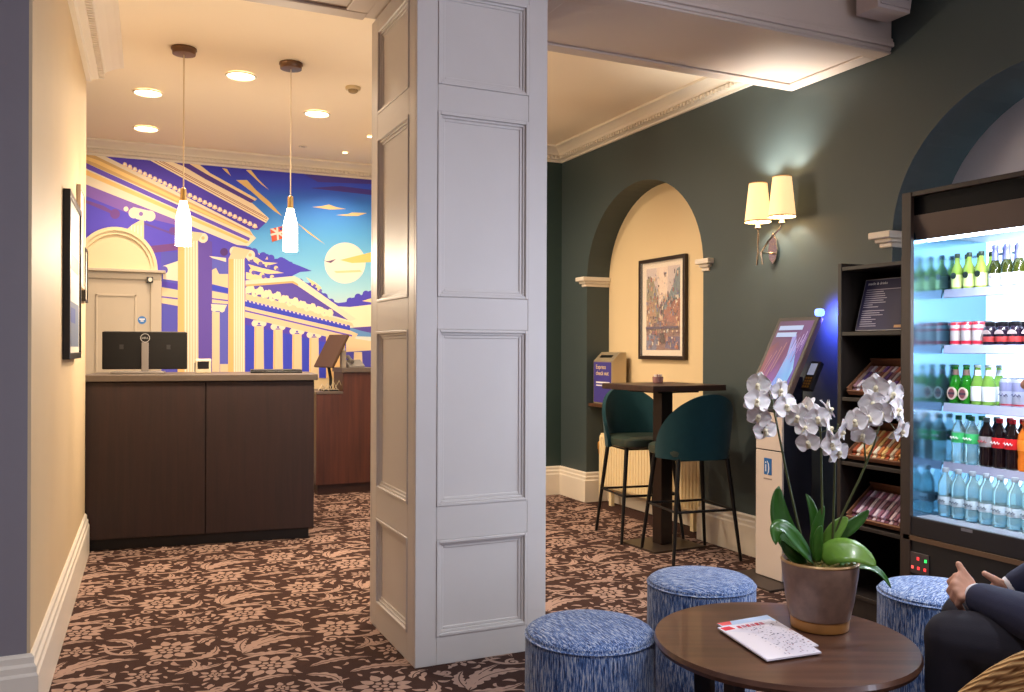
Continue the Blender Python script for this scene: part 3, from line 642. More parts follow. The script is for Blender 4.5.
# ---- things on the desks
CT = 1.0865
def deskp(a, b, z): c, s = math.cos(ang), math.sin(ang); return Vector((DO.x + a * c - b * s, DO.y + a * s + b * c, z))
o = deskp(.318, .40, CT)
t = thing('computer_monitor', 'black flat computer monitor seen from behind on the walnut desk', 'monitor', o, ang)
put('housing', G().box(-.262, .262, 0, .03, .026, .275), mat('monitor_brown_black', (16, 12, 10), .6, spec=.25), t, local=True, bevel=.006)
put('top_vent', G().box(-.25, .25, .001, .029, .2752, .2785), GREYP, t, local=True)
put('screen', G().box(-.255, .255, .0301, .032, .034, .268), mat('screen_black', (6, 7, 9), .15), t, local=True)
put('stand_neck', G().box(-.022, .022, -.014, -.001, .012, .205), mat('silver_grey', (136, 128, 122), .4, metal=.4), t, local=True, bevel=.003)
put('stand_base', G().box(-.20, .12, -.10, .12, 0, .012), mat('silver_grey', (136, 128, 122)), t, local=True, bevel=.004)
ring = G()
for i in range(24):
    a0, a1 = 2 * math.pi * i / 24, 2 * math.pi * (i + 1) / 24
    ring.prism([(.026 * math.cos(a0), .235 + .026 * math.sin(a0)), (.0295 * math.cos(a0), .235 + .0295 * math.sin(a0)), (.0295 * math.cos(a1), .235 + .0295 * math.sin(a1)), (.026 * math.cos(a1), .235 + .026 * math.sin(a1))], lambda a, b: (a, -.0022, b), lambda a, b: (a, -.0002, b))
SILV = mat('logo_silver', (190, 186, 180), .3, metal=.3, var=0)
put('logo_ring', ring, SILV, t, local=True)
def ltext(name, body, size, M, m, parent, **k):      # text in a rotated thing's own frame
    sv = ROOTLOC.get(parent.name); ROOTLOC[parent.name] = Vector((0, 0, 0)); r = text(name, body, size, M, m, parent, **k); ROOTLOC[parent.name] = sv; return r
ltext('logo_letters', 'DELL', .019, frameM((0, -.0008, .2285), (1, 0, 0), (0, 0, 1)), SILV, t, align='CENTER')
for sx in (-1, 1): put('speaker_slot', G().box(sx * .145 - .012, sx * .145 + .012, -.0012, 0, .16, .19), mat('slot_grey', (34, 32, 32), .5), t, local=True)
o = deskp(.685, .36, CT)
t = thing('card_terminal', 'small cream and black payment terminal beside the monitor', 'card terminal', o, ang)
put('case', G().prism([(-.03, 0), (.04, 0), (.04, .06), (.01, .098), (-.03, .09)], lambda a, b: (-.05, a, b), lambda a, b: (.05, a, b)), mat('terminal_cream', (196, 180, 150), .5), t, local=True, bevel=.006)
put('display', G().box(-.036, .036, -.034, -.0302, .03, .08), BLACK, t, local=True, bevel=.003)
put('side_grip', G().box(-.056, -.0505, -.02, .03, .01, .07), BLACK, t, local=True)
o = deskp(1.16, .40, CT)
t = thing('closed_laptop', 'flat black closed laptop lying on the walnut desk end', 'laptop', o, ang)
put('base', G().box(-.17, .17, -.11, .11, 0, .013), BLACK, t, local=True, bevel=.003)
put('lid', G().box(-.17, .17, -.11, .11, .014, .023), mat('laptop_lid', (30, 26, 24), .4), t, local=True, bevel=.003)
# tilted touch screen on the back desk
c = Vector((1.765, 7.60, 1.235)); wv = Vector((-.05, .13, 0)); uv = Vector((.07, 0, .142)); nv = wv.cross(uv).normalized()
t = thing('tilted_screen', 'brown-grey tilted screen leaning on the back desk', 'screen', (1.72, 7.62, .886))
put('panel', G().obox(c, wv, uv, nv * .011), mat('screen_back_brown', (82, 58, 46), .5), t, bevel=.004)
put('dark_edge', G().obox(c + nv * .013, wv * .98, uv * .98, nv * .003), BLACK, t)
put('stand', G().tube([(1.76, 7.60, .887), (1.76, 7.60, 1.0), (1.74, 7.60, 1.11)], .014, 8).box(1.68, 1.815, 7.54, 7.68, .887, .897), BLACKM, t)
cb = G()
for k in range(4):
    x = 1.63 + .05 * k; cb.tube([(x, 7.50 + .02 * k, .893), (x + .03, 7.49, .95 + .01 * k), (x + .07, 7.52, .90), (x + .05, 7.6, .894), (1.74, 7.66, .893)], .0045, 6)
tag(put('tangled_cables', cb, mat('pale_cable', (210, 196, 170), .5), smooth=True), 'tangle of pale cables under the tilted screen', 'cables')
t = thing('desk_phone', 'grey desk telephone on the raised counter of the back desk', 'telephone', (1.93, 7.56, 1.0905))
put('body', G().prism([(7.50, 1.0905), (7.66, 1.0905), (7.66, 1.16), (7.50, 1.11)], lambda a, b: (1.90, a, b), lambda a, b: (2.04, a, b)), GREYP, t, bevel=.005)
put('handset', G().tube([(1.925, 7.49, 1.14), (1.925, 7.56, 1.165), (1.925, 7.65, 1.185)], [.018, .012, .018], 8), mat('handset_grey', (90, 86, 84), .4), t, smooth=True)
t = thing('pen_holder', 'grey upright card box on the back desk beside the phone', 'box', (1.865, 7.58, 1.0905))
put('box', G().box(1.845, 1.885, 7.55, 7.61, 1.0905, 1.24), mat('card_grey', (150, 138, 124), .6), t)
put('cards', G().box(1.85, 1.88, 7.56, 7.60, 1.241, 1.262), WHITE, t)
# ---- framed pictures on the warm side wall
def wallp(y): k = (y - 3.27) / (5.9 - 3.27); return wl0 + (wl1 - wl0) * k
def frame_left(name, lab, ya, yb, za, zb, fr, m, shapes, depth=.03, group=None):
    a, b = wallp(ya), wallp(yb); mid = (a + b) / 2; u = wld * ((b - a).length / 2); n = wln
    t = thing(name, lab, 'picture', (mid.x, mid.y, za), 0, group); zc = (za + zb) / 2; hz = (zb - za) / 2
    f = G(); c = Vector((mid.x, mid.y, zc)) + n * (depth / 2 + .002)
    L = u.length; ud = u.normalized()
    f.obox(c + ud * (L - fr / 2), ud * fr / 2, n * depth / 2, UP * hz); f.obox(c - ud * (L - fr / 2), ud * fr / 2, n * depth / 2, UP * hz)
    f.obox(c + UP * (hz - fr / 2), ud * (L - fr), n * depth / 2, UP * fr / 2); f.obox(c - UP * (hz - fr / 2), ud * (L - fr), n * depth / 2, UP * fr / 2)
    put('frame', f, m, t, bevel=.002)
    pr = G(); base_ = c + n * (depth * .2)
    for k, (pts, col) in enumerate(shapes):
        pr.poly([base_ + ud * (-(L - fr) + 2 * (L - fr) * s) + UP * (-(hz - fr) + 2 * (hz - fr) * q) + n * (.0004 * k) for s, q in pts], lin(col))
    put('print', pr, PRINT, t, fix=False)
    return t
SQ = [(0, 0), (1, 0), (1, 1), (0, 1)]
frame_left('framed_picture', 'large black-framed picture nearest on the warm side wall', 4.36, 5.06, 1.20, 1.965, .03, BLACK,
    [(SQ, (216, 206, 190)), ([(.05, .04), (.95, .04), (.95, .34), (.05, .34)], (92, 104, 128)), ([(.1, .2), (.6, .2), (.6, .3), (.1, .3)], (46, 70, 140)), ([(.1, .55), (.9, .55), (.9, .66), (.1, .66)], (170, 150, 128)), ([(.06, .8), (.94, .8), (.94, .95), (.06, .95)], (196, 196, 206))])
frame_left('framed_notice', 'pale-framed upright notice beyond the large black picture', 5.14, 5.46, 1.58, 2.12, .018, mat('pale_frame', (186, 168, 150), .4), [(SQ, (206, 196, 184)), ([(.1, .1), (.9, .1), (.9, .5), (.1, .5)], (160, 156, 156))], .02)
frame_left('framed_notice', 'small dark-framed notice at the end of the side wall', 5.54, 5.76, 1.52, 1.83, .014, BLACKM, [(SQ, (150, 140, 126)), ([(.15, .2), (.85, .2), (.85, .8), (.15, .8)], (196, 190, 180))], .02)

# ================================================================== NICHE: ART, DROP BOX, RADIATOR
a = at(639, 261, 0, XM - .03); b = at(685, 360, 0, XM - .03); y0_, y1_, z0_, z1_ = b.y, a.y, b.z, a.z
t = thing('framed_street_print', 'dark-framed watercolour of a city street hanging in the lit niche', 'picture', (XM, (y0_ + y1_) / 2, z0_))
xf = XM - .004
put('frame', G().box(xf - .032, xf, y0_, y0_ + .028, z0_, z1_).box(xf - .032, xf, y1_ - .028, y1_, z0_, z1_).box(xf - .032, xf, y0_ + .028, y1_ - .028, z0_, z0_ + .028).box(xf - .032, xf, y0_ + .028, y1_ - .028, z1_ - .028, z1_), mat('dark_frame', (44, 30, 24), .4), t, bevel=.003)
pg = G(); lay = [0]
def pshape(pts, col):
    lay[0] += 1; pg.poly([(xf - .010 - .00004 * lay[0], y1_ - .028 - (y1_ - y0_ - .056) * s, z0_ + .028 + (z1_ - z0_ - .056) * q) for s, q in pts], lin(col))
def prect(s0, s1, q0, q1, col): pshape([(s0, q0), (s1, q0), (s1, q1), (s0, q1)], col)
prect(0, 1, 0, 1, (238, 224, 204)); prect(.1, .9, .06, .94, (226, 200, 176))
pshape([(.1, .94), (.9, .94), (.9, .6), (.55, .5), (.1, .62)], (206, 190, 186))
pshape([(.35, .94), (.62, .94), (.6, .62), (.42, .58)], (236, 214, 196))
pshape([(.1, .3), (.1, .82), (.2, .86), (.28, .8), (.36, .66), (.42, .5), (.42, .36)], (150, 140, 112)); pshape([(.1, .3), (.1, .6), (.3, .58), (.34, .4), (.34, .32)], (176, 140, 110))
pshape([(.9, .3), (.9, .92), (.82, .9), (.74, .74), (.62, .62), (.5, .5), (.5, .38)], (112, 128, 136)); pshape([(.9, .3), (.9, .6), (.7, .56), (.52, .48), (.5, .36)], (164, 108, 92))
pshape([(.1, .06), (.9, .06), (.9, .32), (.5, .38), (.1, .32)], (140, 104, 96)); pshape([(.1, .06), (.34, .06), (.42, .2), (.2, .24), (.1, .2)], (120, 122, 150)); pshape([(.55, .08), (.9, .06), (.9, .2), (.6, .2)], (96, 84, 122))
r2 = random.Random(3)
for k in range(300):
    s = r2.uniform(.11, .86); q = r2.uniform(.07, .62) if k % 4 else r2.uniform(.5, .88); w = r2.uniform(.01, .035); h = r2.uniform(.008, .05)
    prect(s, min(.9, s + w), q, q + h, r2.choice([(90, 64, 60), (190, 120, 80), (110, 110, 150), (222, 190, 150), (66, 54, 70), (170, 90, 80), (150, 160, 170), (236, 220, 200), (206, 150, 120), (130, 90, 110)]))
prect(.45, .55, .14, .24, (70, 40, 46)); prect(.12, .88, .285, .31, (86, 66, 96))
put('print', pg, PRINT, t, fix=False)
put('glass', G().box(xf - .0295, xf - .0285, y0_ + .028, y1_ - .028, z0_ + .028, z1_ - .028), mat('picture_glass', (255, 255, 255), .05, var=0, alpha=.06), t)
# drop box on its shelf
tag(put('niche_shelf', G().box(3.585, XM - .005, 5.72, NB1 - .003, .79, .815), wood('shelf_brown', (70, 46, 32), (98, 66, 46), .4), bevel=.003), 'short brown wooden shelf across the niche corner', 'shelf')
t = thing('drop_box', 'silver express check-out drop box with a purple front standing on the niche shelf', 'drop box', (3.68, 6.05, .8155))
by0, by1, bx0, bx1 = 5.905, 6.195, 3.60, 3.735
STEEL = mat('brushed_steel', (196, 180, 152), .35, metal=.6, var=.04)
put('body', G().prism([(bx0, .8155), (bx1, .8155), (bx1, 1.235), (bx0 + .075, 1.235), (bx0, 1.165)], lambda a, b: (a, by0, b), lambda a, b: (a, by1, b)), STEEL, t, bevel=.004)
put('slot', G().obox((bx0 + .0365, 6.05, 1.2015), (.0, .09, 0), (.010, 0, .0093), (-.0018, 0, .0019)), BLACK, t)
fp = put('front_card', G().box(bx0 - .003, bx0 - .0002, by0 + .012, by1 - .012, .83, 1.155), mat('purple_card', (70, 62, 142), .5, var=.02), t)
YEL = mat('yellow_print', (244, 214, 150), .5, var=0); WPR = mat('white_print', (232, 230, 236), .5, var=0)
fm = lambda y, z: frameM((bx0 - .0035, y, z), (0, -1, 0), (0, 0, 1))
text('lettering', 'Express\ncheck out', .05, fm(by1 - .045, 1.10), YEL, t)
put('text_line', G().box(bx0 - .0038, bx0 - .0031, by0 + .03, by1 - .05, .985, .997).box(bx0 - .0038, bx0 - .0031, by0 + .06, by1 - .05, .962, .972), WPR, t)
# radiator
RADM = mat('radiator_cream', (236, 216, 172), .4, var=.02)
ry0, ry1, rx0, rx1 = 4.80, 6.16, 3.625, 3.69
t = thing('panel_radiator', 'cream ribbed radiator standing in the lit niche', 'radiator', (3.66, 5.5, 0))
put('panel', G().box(rx0 + .012, rx1, ry0, ry1, .14, .56), RADM, t, bevel=.008)
n = 34; w = (ry1 - ry0 - .02) / n
fl_ = G()
for i in range(n):
    yy = ry0 + .01 + w * i
    fl_.prism([(rx0 + .013, yy + .003), (rx0 + .002, yy + .008), (rx0 + .002, yy + w - .008), (rx0 + .013, yy + w - .003)], lambda a, b: (a, b, .16), lambda a, b: (a, b, .545))
tag(put('flutes', fl_, RADM, t), None, None, None, 'stuff')
put('top_grille', G().box(rx0 + .02, rx1 + .02, ry0 + .01, ry1 - .01, .561, .575), RADM, t)
for yy in (ry0 + .12, ry1 - .16): put('foot', G().box(rx0 + .03, rx0 + .06, yy, yy + .035, 0, .145), RADM, t)
put('valve', G().lathe([(.012, .40), (.012, .43), (.02, .44), (.02, .49), (.014, .50)], 12, rx0 + .04, ry1 + .035), mat('brass', (206, 150, 70), .35, metal=.6), t, smooth=True)
put('pipe', G().tube([(rx0 + .04, ry1 + .035, 0), (rx0 + .04, ry1 + .035, .41)], .008, 8).tube([(rx0 + .04, ry1 + .035, .42), (rx0 + .04, ry1 - .002, .42)], .008, 8), RADM, t)

# ================================================================== BAR TABLE AND STOOLS
TBX, TBY = 3.225, 4.665
BARW = wood('bar_table_wood', (40, 23, 18), (58, 35, 27), .4, axis='X')
t = thing('bar_table', 'square dark wood bar table on a black pedestal before the niche', 'bar table', (TBX, TBY, 0), R(3))
put('table_top', G().box(-.285, .285, -.275, .275, 1.0, 1.036), BARW, t, local=True, bevel=.003)
put('mounting_plate', G().box(-.16, .16, -.16, .16, .985, .9995), BLACKM, t, local=True)
put('column', G().box(-.045, .045, -.045, .045, .014, .985), mat('column_brown', (40, 26, 20), .4, metal=.2), t, local=True, bevel=.004)
put('base_plate', G().box(-.20, .20, -.185, .185, 0, .014), mat('base_bronze', (62, 50, 42), .4, metal=.4), t, local=True, bevel=.003)
p = at(664, 380, 2, 1.037)
t = thing('sugar_pot', 'small glass pot of sachets on the bar table', 'pot', (TBX + .05, TBY + .13, 1.037))
put('cup', G().lathe([(.030, 0), (.034, .004), (.036, .04), (.033, .04), (.031, .006)], 16), mat('pot_glass', (150, 110, 110), .2, var=.05), t, local=True, smooth=True)
for k in range(5): put('sachet', G().obox((-.016 + .008 * k, .004 * (k % 2), .038), (.003, 0, 0), (0, .014, 0), (.002 * (k - 2), 0, .018)), mat(['sachet_white', 'sachet_pink'][k % 2], [(230, 220, 214), (190, 110, 120)][k % 2], .6), t, local=True)
TEAL = mat('teal_fabric', (7, 52, 60), .85, var=.12, vs=30, bump=.25, bs=500, sheen=.08, spec=.25)
SEATL = mat('dark_green_leather', (46, 58, 50), .32, var=.08, vs=20, bump=.06, bs=120)
def make_stool():
    t = thing('bar_stool', 'x', 'bar stool', (0, 0, 0), 0, 'teal bar stools at the bar table')
    # seat pad: superellipse with domed top
    n = 36; prof = [(.90, .612), (.98, .622), (1.0, .645), (.985, .668), (.9, .680), (.5, .686), (.0, .687)]
    vs = []; fs = []
    def se(a, s): c, q = math.cos(a), math.sin(a); e = .5; return (.212 * s * math.copysign(abs(c) ** e, c), .212 * s * math.copysign(abs(q) ** e, q) + .038)
    for s, z in prof:
        for k in range(n): x, y = se(2 * math.pi * k / n, s); vs.append((x, y, z))
    for i in range(len(prof) - 1):
        for k in range(n): a = i * n + k; b = i * n + (k + 1) % n; fs.append((a, b, b + n, a + n))
    fs.append(tuple(range(n))[::-1])
    g = G(); g.add(vs, fs); put('seat', g, SEATL, t, local=True, smooth=True)
    # wrap-around backrest
    m = 40; k = 10; vo = []; vi = []
    AM = R(92)
    for i in range(m + 1):
        th = -AM + 2 * AM * i / m; q = abs(th) / AM
        zt = .655 + .340 * (max(0, math.cos(q * math.pi / 2)) ** .8) if q < 1 else .655
        for j in range(k + 1):
            s = j / k; z = .605 + (zt - .605) * s
            fl = .012 + .05 * ((z - .605) / .39)
            rx, ry = .222 + fl * .7, .210 + fl
            for lst, ins in ((vo, 0), (vi, .024 + .010 * math.sin(math.pi * s))):
                lst.append(((rx - ins) * math.sin(th), -(ry - ins) * math.cos(th) + .012, z))
    g = G(); N = (m + 1) * (k + 1); f = []
    for i in range(m):
        for j in range(k):
            a = i * (k + 1) + j; b = a + k + 1
            f.append((a, b, b + 1, a + 1)); f.append((N + a, N + a + 1, N + b + 1, N + b))
    for i in range(m):
        a = i * (k + 1) + k; b = a + k + 1; f.append((a, b, N + b, N + a)); a -= k; b -= k; f.append((a, N + a, N + b, b))
    for j in range(k): f.append((j, j + 1, N + j + 1, N + j)); a = m * (k + 1) + j; f.append((a, N + a, N + a + 1, a + 1))
    g.add(vo + vi, f); put('backrest', g, TEAL, t, local=True, smooth=True, ang=60)
    put('seat_frame', G().box(-.165, .165, -.15, .165, .596, .612), BLACKM, t, local=True)
    for sx in (-1, 1):
        for sy in (-1, 1): put('leg', G().tube([(sx * .162, sy * .155 + .01, .605), (sx * .222, sy * .215 + .01, 0)], [.0145, .0095], 10), BLACKM, t, local=True, smooth=True)
    w = .190
    for a, b, zz in (((-w, w + .0, .30), (w, w, .30), 0), ((-w, -w + .02, .30), (w, -w + .02, .30), 0), ((-w, -w + .02, .30), (-w, w, .30), 0), ((w, -w + .02, .30), (w, w, .30), 0)):
        put('footrest', G().tube([a, b], .008, 8), BLACKM, t, local=True, smooth=True)
    return t
st1 = make_stool(); st1.location = (3.222, 4.36, 0); st1.rotation_euler.z = R(-8)
st1['label'] = 'teal bar stool with its rounded back turned to the room'
st2 = copy_tree(st1); st2.location = (3.25, 4.985, 0); st2.rotation_euler.z = R(172)
st2['label'] = 'teal bar stool on the far side of the bar table, seat showing'

# ================================================================== CHECK-IN KIOSK
KW = mat('kiosk_cream', (218, 204, 192), .45, var=.02); KD = mat('kiosk_navy', (22, 20, 34), .4, var=.05)
t = thing('check_in_kiosk', 'slim self check-in kiosk with a tilted portrait touch screen', 'kiosk', (3.37, 3.715, 0))
put('base_plate', G().box(3.10, 3.50, 3.52, 3.91, 0, .012), mat('kiosk_base', (66, 54, 48), .5, metal=.3), t, bevel=.003)
put('pedestal', G().box(3.275, 3.47, 3.612, 3.82, .012, .93), KD, t, bevel=.004)
put('front_panel', G().box(3.262, 3.2745, 3.612, 3.82, .016, .705), KW, t, bevel=.002)
put('front_panel', G().box(3.262, 3.2745, 3.612, 3.82, .712, .915), KW, t, bevel=.002)
put('printer_slot', G().box(3.2585, 3.2618, 3.66, 3.78, .80, .85), mat('slot_brown', (96, 74, 62), .4), t)
lo = put('logo_badge', G().box(3.2595, 3.2618, 3.692, 3.752, .575, .665), mat('badge_blue', (28, 104, 176), .4, var=0), t, bevel=.004)
text('logo_mark', 'i)', .085, frameM((3.259, 3.745, .592), (0, -1, 0), (0, 0, 1)), mat('badge_white', (236, 238, 240), .4, var=0), t, sx=.9)
put('logo_caption', G().box(3.2605, 3.2618, 3.69, 3.755, .548, .556), mat('caption_grey', (150, 136, 126), .5, var=0), t)
kb = Vector((3.25, 3.715, 1.012)); ku = Vector((.225, 0, .425)); kc = kb + ku / 2; kn = Vector((-.425, 0, .225)).normalized(); kL = ku.length / 2; kud = ku.normalized()
put('neck', G().obox((3.40, 3.715, .98), (.035, 0, 0), (0, .07, 0), (0, 0, .13)), KD, t)
put('screen_housing', G().obox(kc - kn * .012, (0, .158, 0), kud * kL, kn * .014), mat('screen_bezel_side', (150, 124, 112), .4), t, bevel=.003)
put('screen_bezel', G().obox(kc + kn * .003, (0, .155, 0), kud * (kL - .003), kn * .0015), mat('bezel_dark', (22, 15, 16), .45), t)
sg = G(); sl = [0]
def kshape(pts, col, col2=None):
    sl[0] += 1; vs = [kc + kn * (.005 + .0002 * sl[0]) + Vector((0, (.5 - s) * .264, 0)) + kud * ((q - .5) * (2 * kL - .05)) for s, q in pts]
    mg_ = [lin(c) for c in (col2 if col2 else [col] * len(pts))]; sg.add(vs, [tuple(range(len(vs)))], mg_)
kshape([(0, 0), (1, 0), (1, 1), (0, 1)], None, [(150, 84, 90), (96, 76, 190), (110, 60, 130), (92, 60, 100)])
kshape([(.0, .0), (.5, 0), (.55, .4), (.2, .7), (0, .6)], None, [(170, 90, 86), (150, 90, 180), (130, 70, 120), (120, 66, 84), (150, 80, 80)])
kshape([(.45, .0), (.9, .05), (.95, .3), (.8, .6), (.65, .8), (.55, .78), (.62, .5), (.55, .2)], None, [(150, 150, 250), (110, 190, 250), (150, 220, 255), (140, 160, 240), (170, 170, 240), (170, 150, 220), (150, 190, 250), (130, 170, 250)])
for k in range(14): s = .62 + .026 * k; q = .4 + .04 * ((k * 5) % 7); kshape([(s, q), (s + .015, q), (s + .05, q + .2), (s + .035, q + .2)], [(190, 150, 210), (120, 90, 150), (210, 190, 236)][k % 3])
for k in range(8): s = .05 + .05 * k; kshape([(s, .15 + .05 * (k % 4)), (s + .02, .15 + .05 * (k % 4)), (s + .14, .5 + .03 * k), (s + .12, .5 + .03 * k)], [(190, 130, 130), (130, 84, 110)][k % 2])
for q0, s1 in ((.86, .78), (.76, .66)): kshape([(.08, q0), (s1, q0), (s1, q0 + .065), (.08, q0 + .065)], (196, 214, 250))
put('screen', sg, printmat('lit_screen', .6, .85), t, fix=False)
tl_ = at(805, 372, 1, 3.50)
cd = kud; cc = Vector((3.41, 3.55, 1.115))
put('card_reader', G().obox(cc, (0, .036, 0), kud * .085, kn * .016), mat('reader_black', (26, 22, 24), .4), t, bevel=.006)
put('reader_display', G().obox(cc + kud * .035 + kn * .0165, (0, .024, 0), kud * .034, kn * .0008), mat('reader_lcd', (170, 176, 200), .3, var=0, emis=.5), t)
kp = G()
for i in range(4):
    for j in range(3): kp.obox(cc - kud * (.018 + .017 * i) + kn * .0172 + Vector((0, (j - 1) * .017, 0)), (0, .006, 0), kud * .0055, kn * .001)
tag(put('keypad', kp, mat('keys_amber', (190, 140, 60), .5), t), None, None, None, 'stuff')
put('reader_arm', G().tube([(3.42, 3.60, 1.05), (3.42, 3.56, 1.08)], .012, 8), KD, t)
lp = Vector((3.495, 3.585, 1.463))
put('status_lamp', G().lathe([(.010, lp.z - .026), (.024, lp.z - .018), (.027, lp.z), (.022, lp.z + .014), (.008, lp.z + .018)], 20, lp.x, lp.y), mat('blue_lamp', (120, 170, 255), .4, var=0, emis=3.5, ecol=(110, 140, 255)), t, smooth=True)
put('lamp_bracket', G().tube([(3.47, 3.60, 1.42), (lp.x, lp.y, lp.z - .028)], .010, 8), KD, t)
spot('status_lamp_light', (lp.x - .01, lp.y - .06, lp.z - .03), 22, (.08, .10, 1.0), 165, .6, .02, (lp.x + 1, lp.y - .25, lp.z - .35))

# ================================================================== SNACK SHELF UNIT
SX, SY0, SY1 = 3.12, 2.702, 3.085
SHZ = [.13, .45, .735, 1.035, 1.34, 1.645]
t = thing('snack_shelf', 'tall dark brown open shelf unit between kiosk and drinks fridge', 'shelf unit', (3.33, 2.91, 0))
put('side_panel', G().box(SX, XR - .03, SY1 - .022, SY1, 0, SHZ[-1] + .018), SHELFW, t, bevel=.002)
put('side_panel', G().box(SX, XR - .03, SY0, SY0 + .022, 0, SHZ[-1] + .018), SHELFW, t, bevel=.002)
put('back_panel', G().box(XR - .029, XR - .019, SY0, SY1, 0, SHZ[-1]), mat('shelf_back', (16, 12, 11), .7), t)
put('plinth', G().box(SX + .02, XR - .031, SY0 + .023, SY1 - .023, 0, SHZ[0] - .018), SHELFW, t)
for z in SHZ: put('shelf', G().box(SX + .003, XR - .031, SY0 + .0225, SY1 - .0225, z - .018, z), SHELFW, t, bevel=.002)
# menu board
t = thing('menu_board', 'navy food and drink menu board on the top shelf', 'menu', (3.19, 2.92, SHZ[4] + .0005))
mb0, mb1 = SY0 + .026, SY1 - .065; mh = .25; mu = Vector((.07, 0, .24)); mud = mu.normalized(); mn = Vector((-.24, 0, .07)).normalized(); mo0 = Vector((3.165, 0, SHZ[4] + .004))
MP = lambda y, h, d: mo0 + Vector((0, y, 0)) + mud * h + mn * d
put('board', G().obox(MP((mb0 + mb1) / 2, .125, 0), (0, (mb1 - mb0) / 2, 0), mud * .125, mn * .003), mat('menu_edge', (150, 146, 150), .4), t)
put('sheet', G().obox(MP((mb0 + mb1) / 2, .125, .0034), (0, (mb1 - mb0) / 2 - .004, 0), mud * .121, mn * .0006), mat('menu_navy', (36, 35, 76), .6, var=.02), t)
text('menu_heading', 'snacks & drinks', .018, frameM(MP(mb1 - .02, .222, .0045), (0, -1, 0), mud), WPR, t)
ml = G(); rr = random.Random(5)
for i in range(17):
    h = .198 - i * .0105 - (.008 if i > 8 else 0); w = rr.uniform(.05, .13) if i else .2
    ml.obox(MP(mb1 - .02 - w / 2, h, .0044), (0, w / 2, 0), mud * .0016, mn * .0003)
tag(put('menu_lines', ml, mat('menu_text', (170, 168, 190), .5, var=0), t), None, None, None, 'stuff')
put('menu_logo', G().obox(MP(mb0 + .045, .018, .0046), (0, .028, 0), mud * .006, mn * .0004), mat('menu_gold', (206, 160, 110), .5, var=0), t)
# trays of snack bars
TRAYW = wood('tray_wood', (104, 64, 44), (134, 88, 60), .5, axis='Y')
BARC = {2: [(200, 190, 200), (150, 110, 120), (110, 80, 150), (206, 170, 150), (150, 90, 80)], 1: [(230, 190, 120), (200, 120, 70), (240, 220, 190), (180, 90, 60)], 0: [(200, 170, 190), (150, 100, 120), (220, 200, 210), (120, 70, 90)]}
bcount = 0
names = {3: 'upper', 2: 'middle', 1: 'lower'}
for si in (3, 2, 1):
    z = SHZ[si]; ty0, ty1 = SY0 + .028, SY1 - .05; L = .215; tilt = R(38); tu = Vector((math.cos(tilt), 0, math.sin(tilt))); tn = Vector((-math.sin(tilt), 0, math.cos(tilt)))
    o0 = Vector((SX + .02, 0, z + .012))
    t = thing('snack_tray', 'tilted wooden tray of wrapped snack bars on the %s tray shelf' % names[si], 'tray', (3.28, 2.9, z + .0005), 0, 'snack trays in the shelf unit')
    Q = lambda a, y, h: o0 + tu * a + Vector((0, y, 0)) + tn * h
    def tb(name, a0, a1, y0, y1, h0, h1): put(name, G().obox(Q((a0 + a1) / 2, (y0 + y1) / 2, (h0 + h1) / 2), tu * ((a1 - a0) / 2), (0, (y1 - y0) / 2, 0), tn * ((h1 - h0) / 2)), TRAYW, t, bevel=.001)
    tb('tray_floor', 0, L, ty0, ty1, 0, .006); tb('front_rail', 0, .008, ty0, ty1, .0062, .024); tb('back_rail', L - .008, L, ty0, ty1, .0062, .05)
    tb('side_rail', .0085, L - .0085, ty0, ty0 + .007, .0062, .035); tb('side_rail', .0085, L - .0085, ty1 - .007, ty1, .0062, .035)
    put('rear_support', G().box(SX + .02 + .145, SX + .02 + .16, ty0 + .02, ty1 - .02, z + .0005, z + .112), TRAYW, t)
    nb = 12
    for k in range(nb):
        y = ty0 + .022 + k * (ty1 - ty0 - .044) / (nb - 1); cols = BARC[si - 1]
        b = thing('snack_bar', '%s wrapped snack bar from the fridge side in the %s tray' % (['first', 'second', 'third', 'fourth', 'fifth', 'sixth', 'seventh', 'eighth', 'ninth', 'tenth', 'eleventh', 'twelfth'][k], names[si]), 'snack bar', Q(.02, y, .0064), 0, 'wrapped snack bars in the trays')
        c0 = cols[k % len(cols)]; bm_ = mat('wrapper_%d_%d' % c0[:2], c0, .3, var=.25, vs=60)
        put('wrapper', G().obox(Q(.108, y, .018), tu * .076, (0, .0088, 0), tn * .011), bm_, b, bevel=.004)
        c1 = cols[(k + 2) % len(cols)]
        put('label_band', G().obox(Q(.108, y, .0185), tu * .03, (0, .0091, 0), tn * .0112), mat('band_%d_%d' % c1[:2], tuple(int(v * .7) for v in c1), .35, var=.2, vs=80), b)
        put('crimp', G().obox(Q(.026, y, .012), tu * .007, (0, .0088, 0), tn * .001), bm_, b)

# ================================================================== DRINKS FRIDGE
FX, FY1, FY0 = 3.10, 2.70, 1.625           # front plane, far end, near end
FI1, FI0 = 2.675, 1.66                     # inside of the end walls
FB = 3.60                                  # inner back
SURR = wood('fridge_surround', (42, 31, 25), (58, 43, 34), .5)
FASC = mat('fascia_black', (7, 7, 10), .6, spec=.2)
HDR = mat('fridge_header', (104, 88, 78), .45, metal=.2, var=.03)
INW = mat('fridge_white', (226, 236, 244), .4, var=.01)
MIRR = mat('fridge_mirror_side', (132, 176, 204), .17, metal=.95, var=.02)
t = thing('drinks_fridge', 'tall open-front drinks fridge with glowing white interior', 'fridge', (3.4, 2.17, 0))
put('surround_post', G().box(FX, FB + .05, FI1 + .013, FY1, 0, 1.93), SURR, t, bevel=.002)
put('surround_post', G().box(FX, FB + .05, FY0, FI0 - .013, 0, 1.93), SURR, t, bevel=.002)
put('corner_post', G().box(FX - .004, FX + .016, 2.652, FY1, 0, 1.93), SURR, t, bevel=.002)
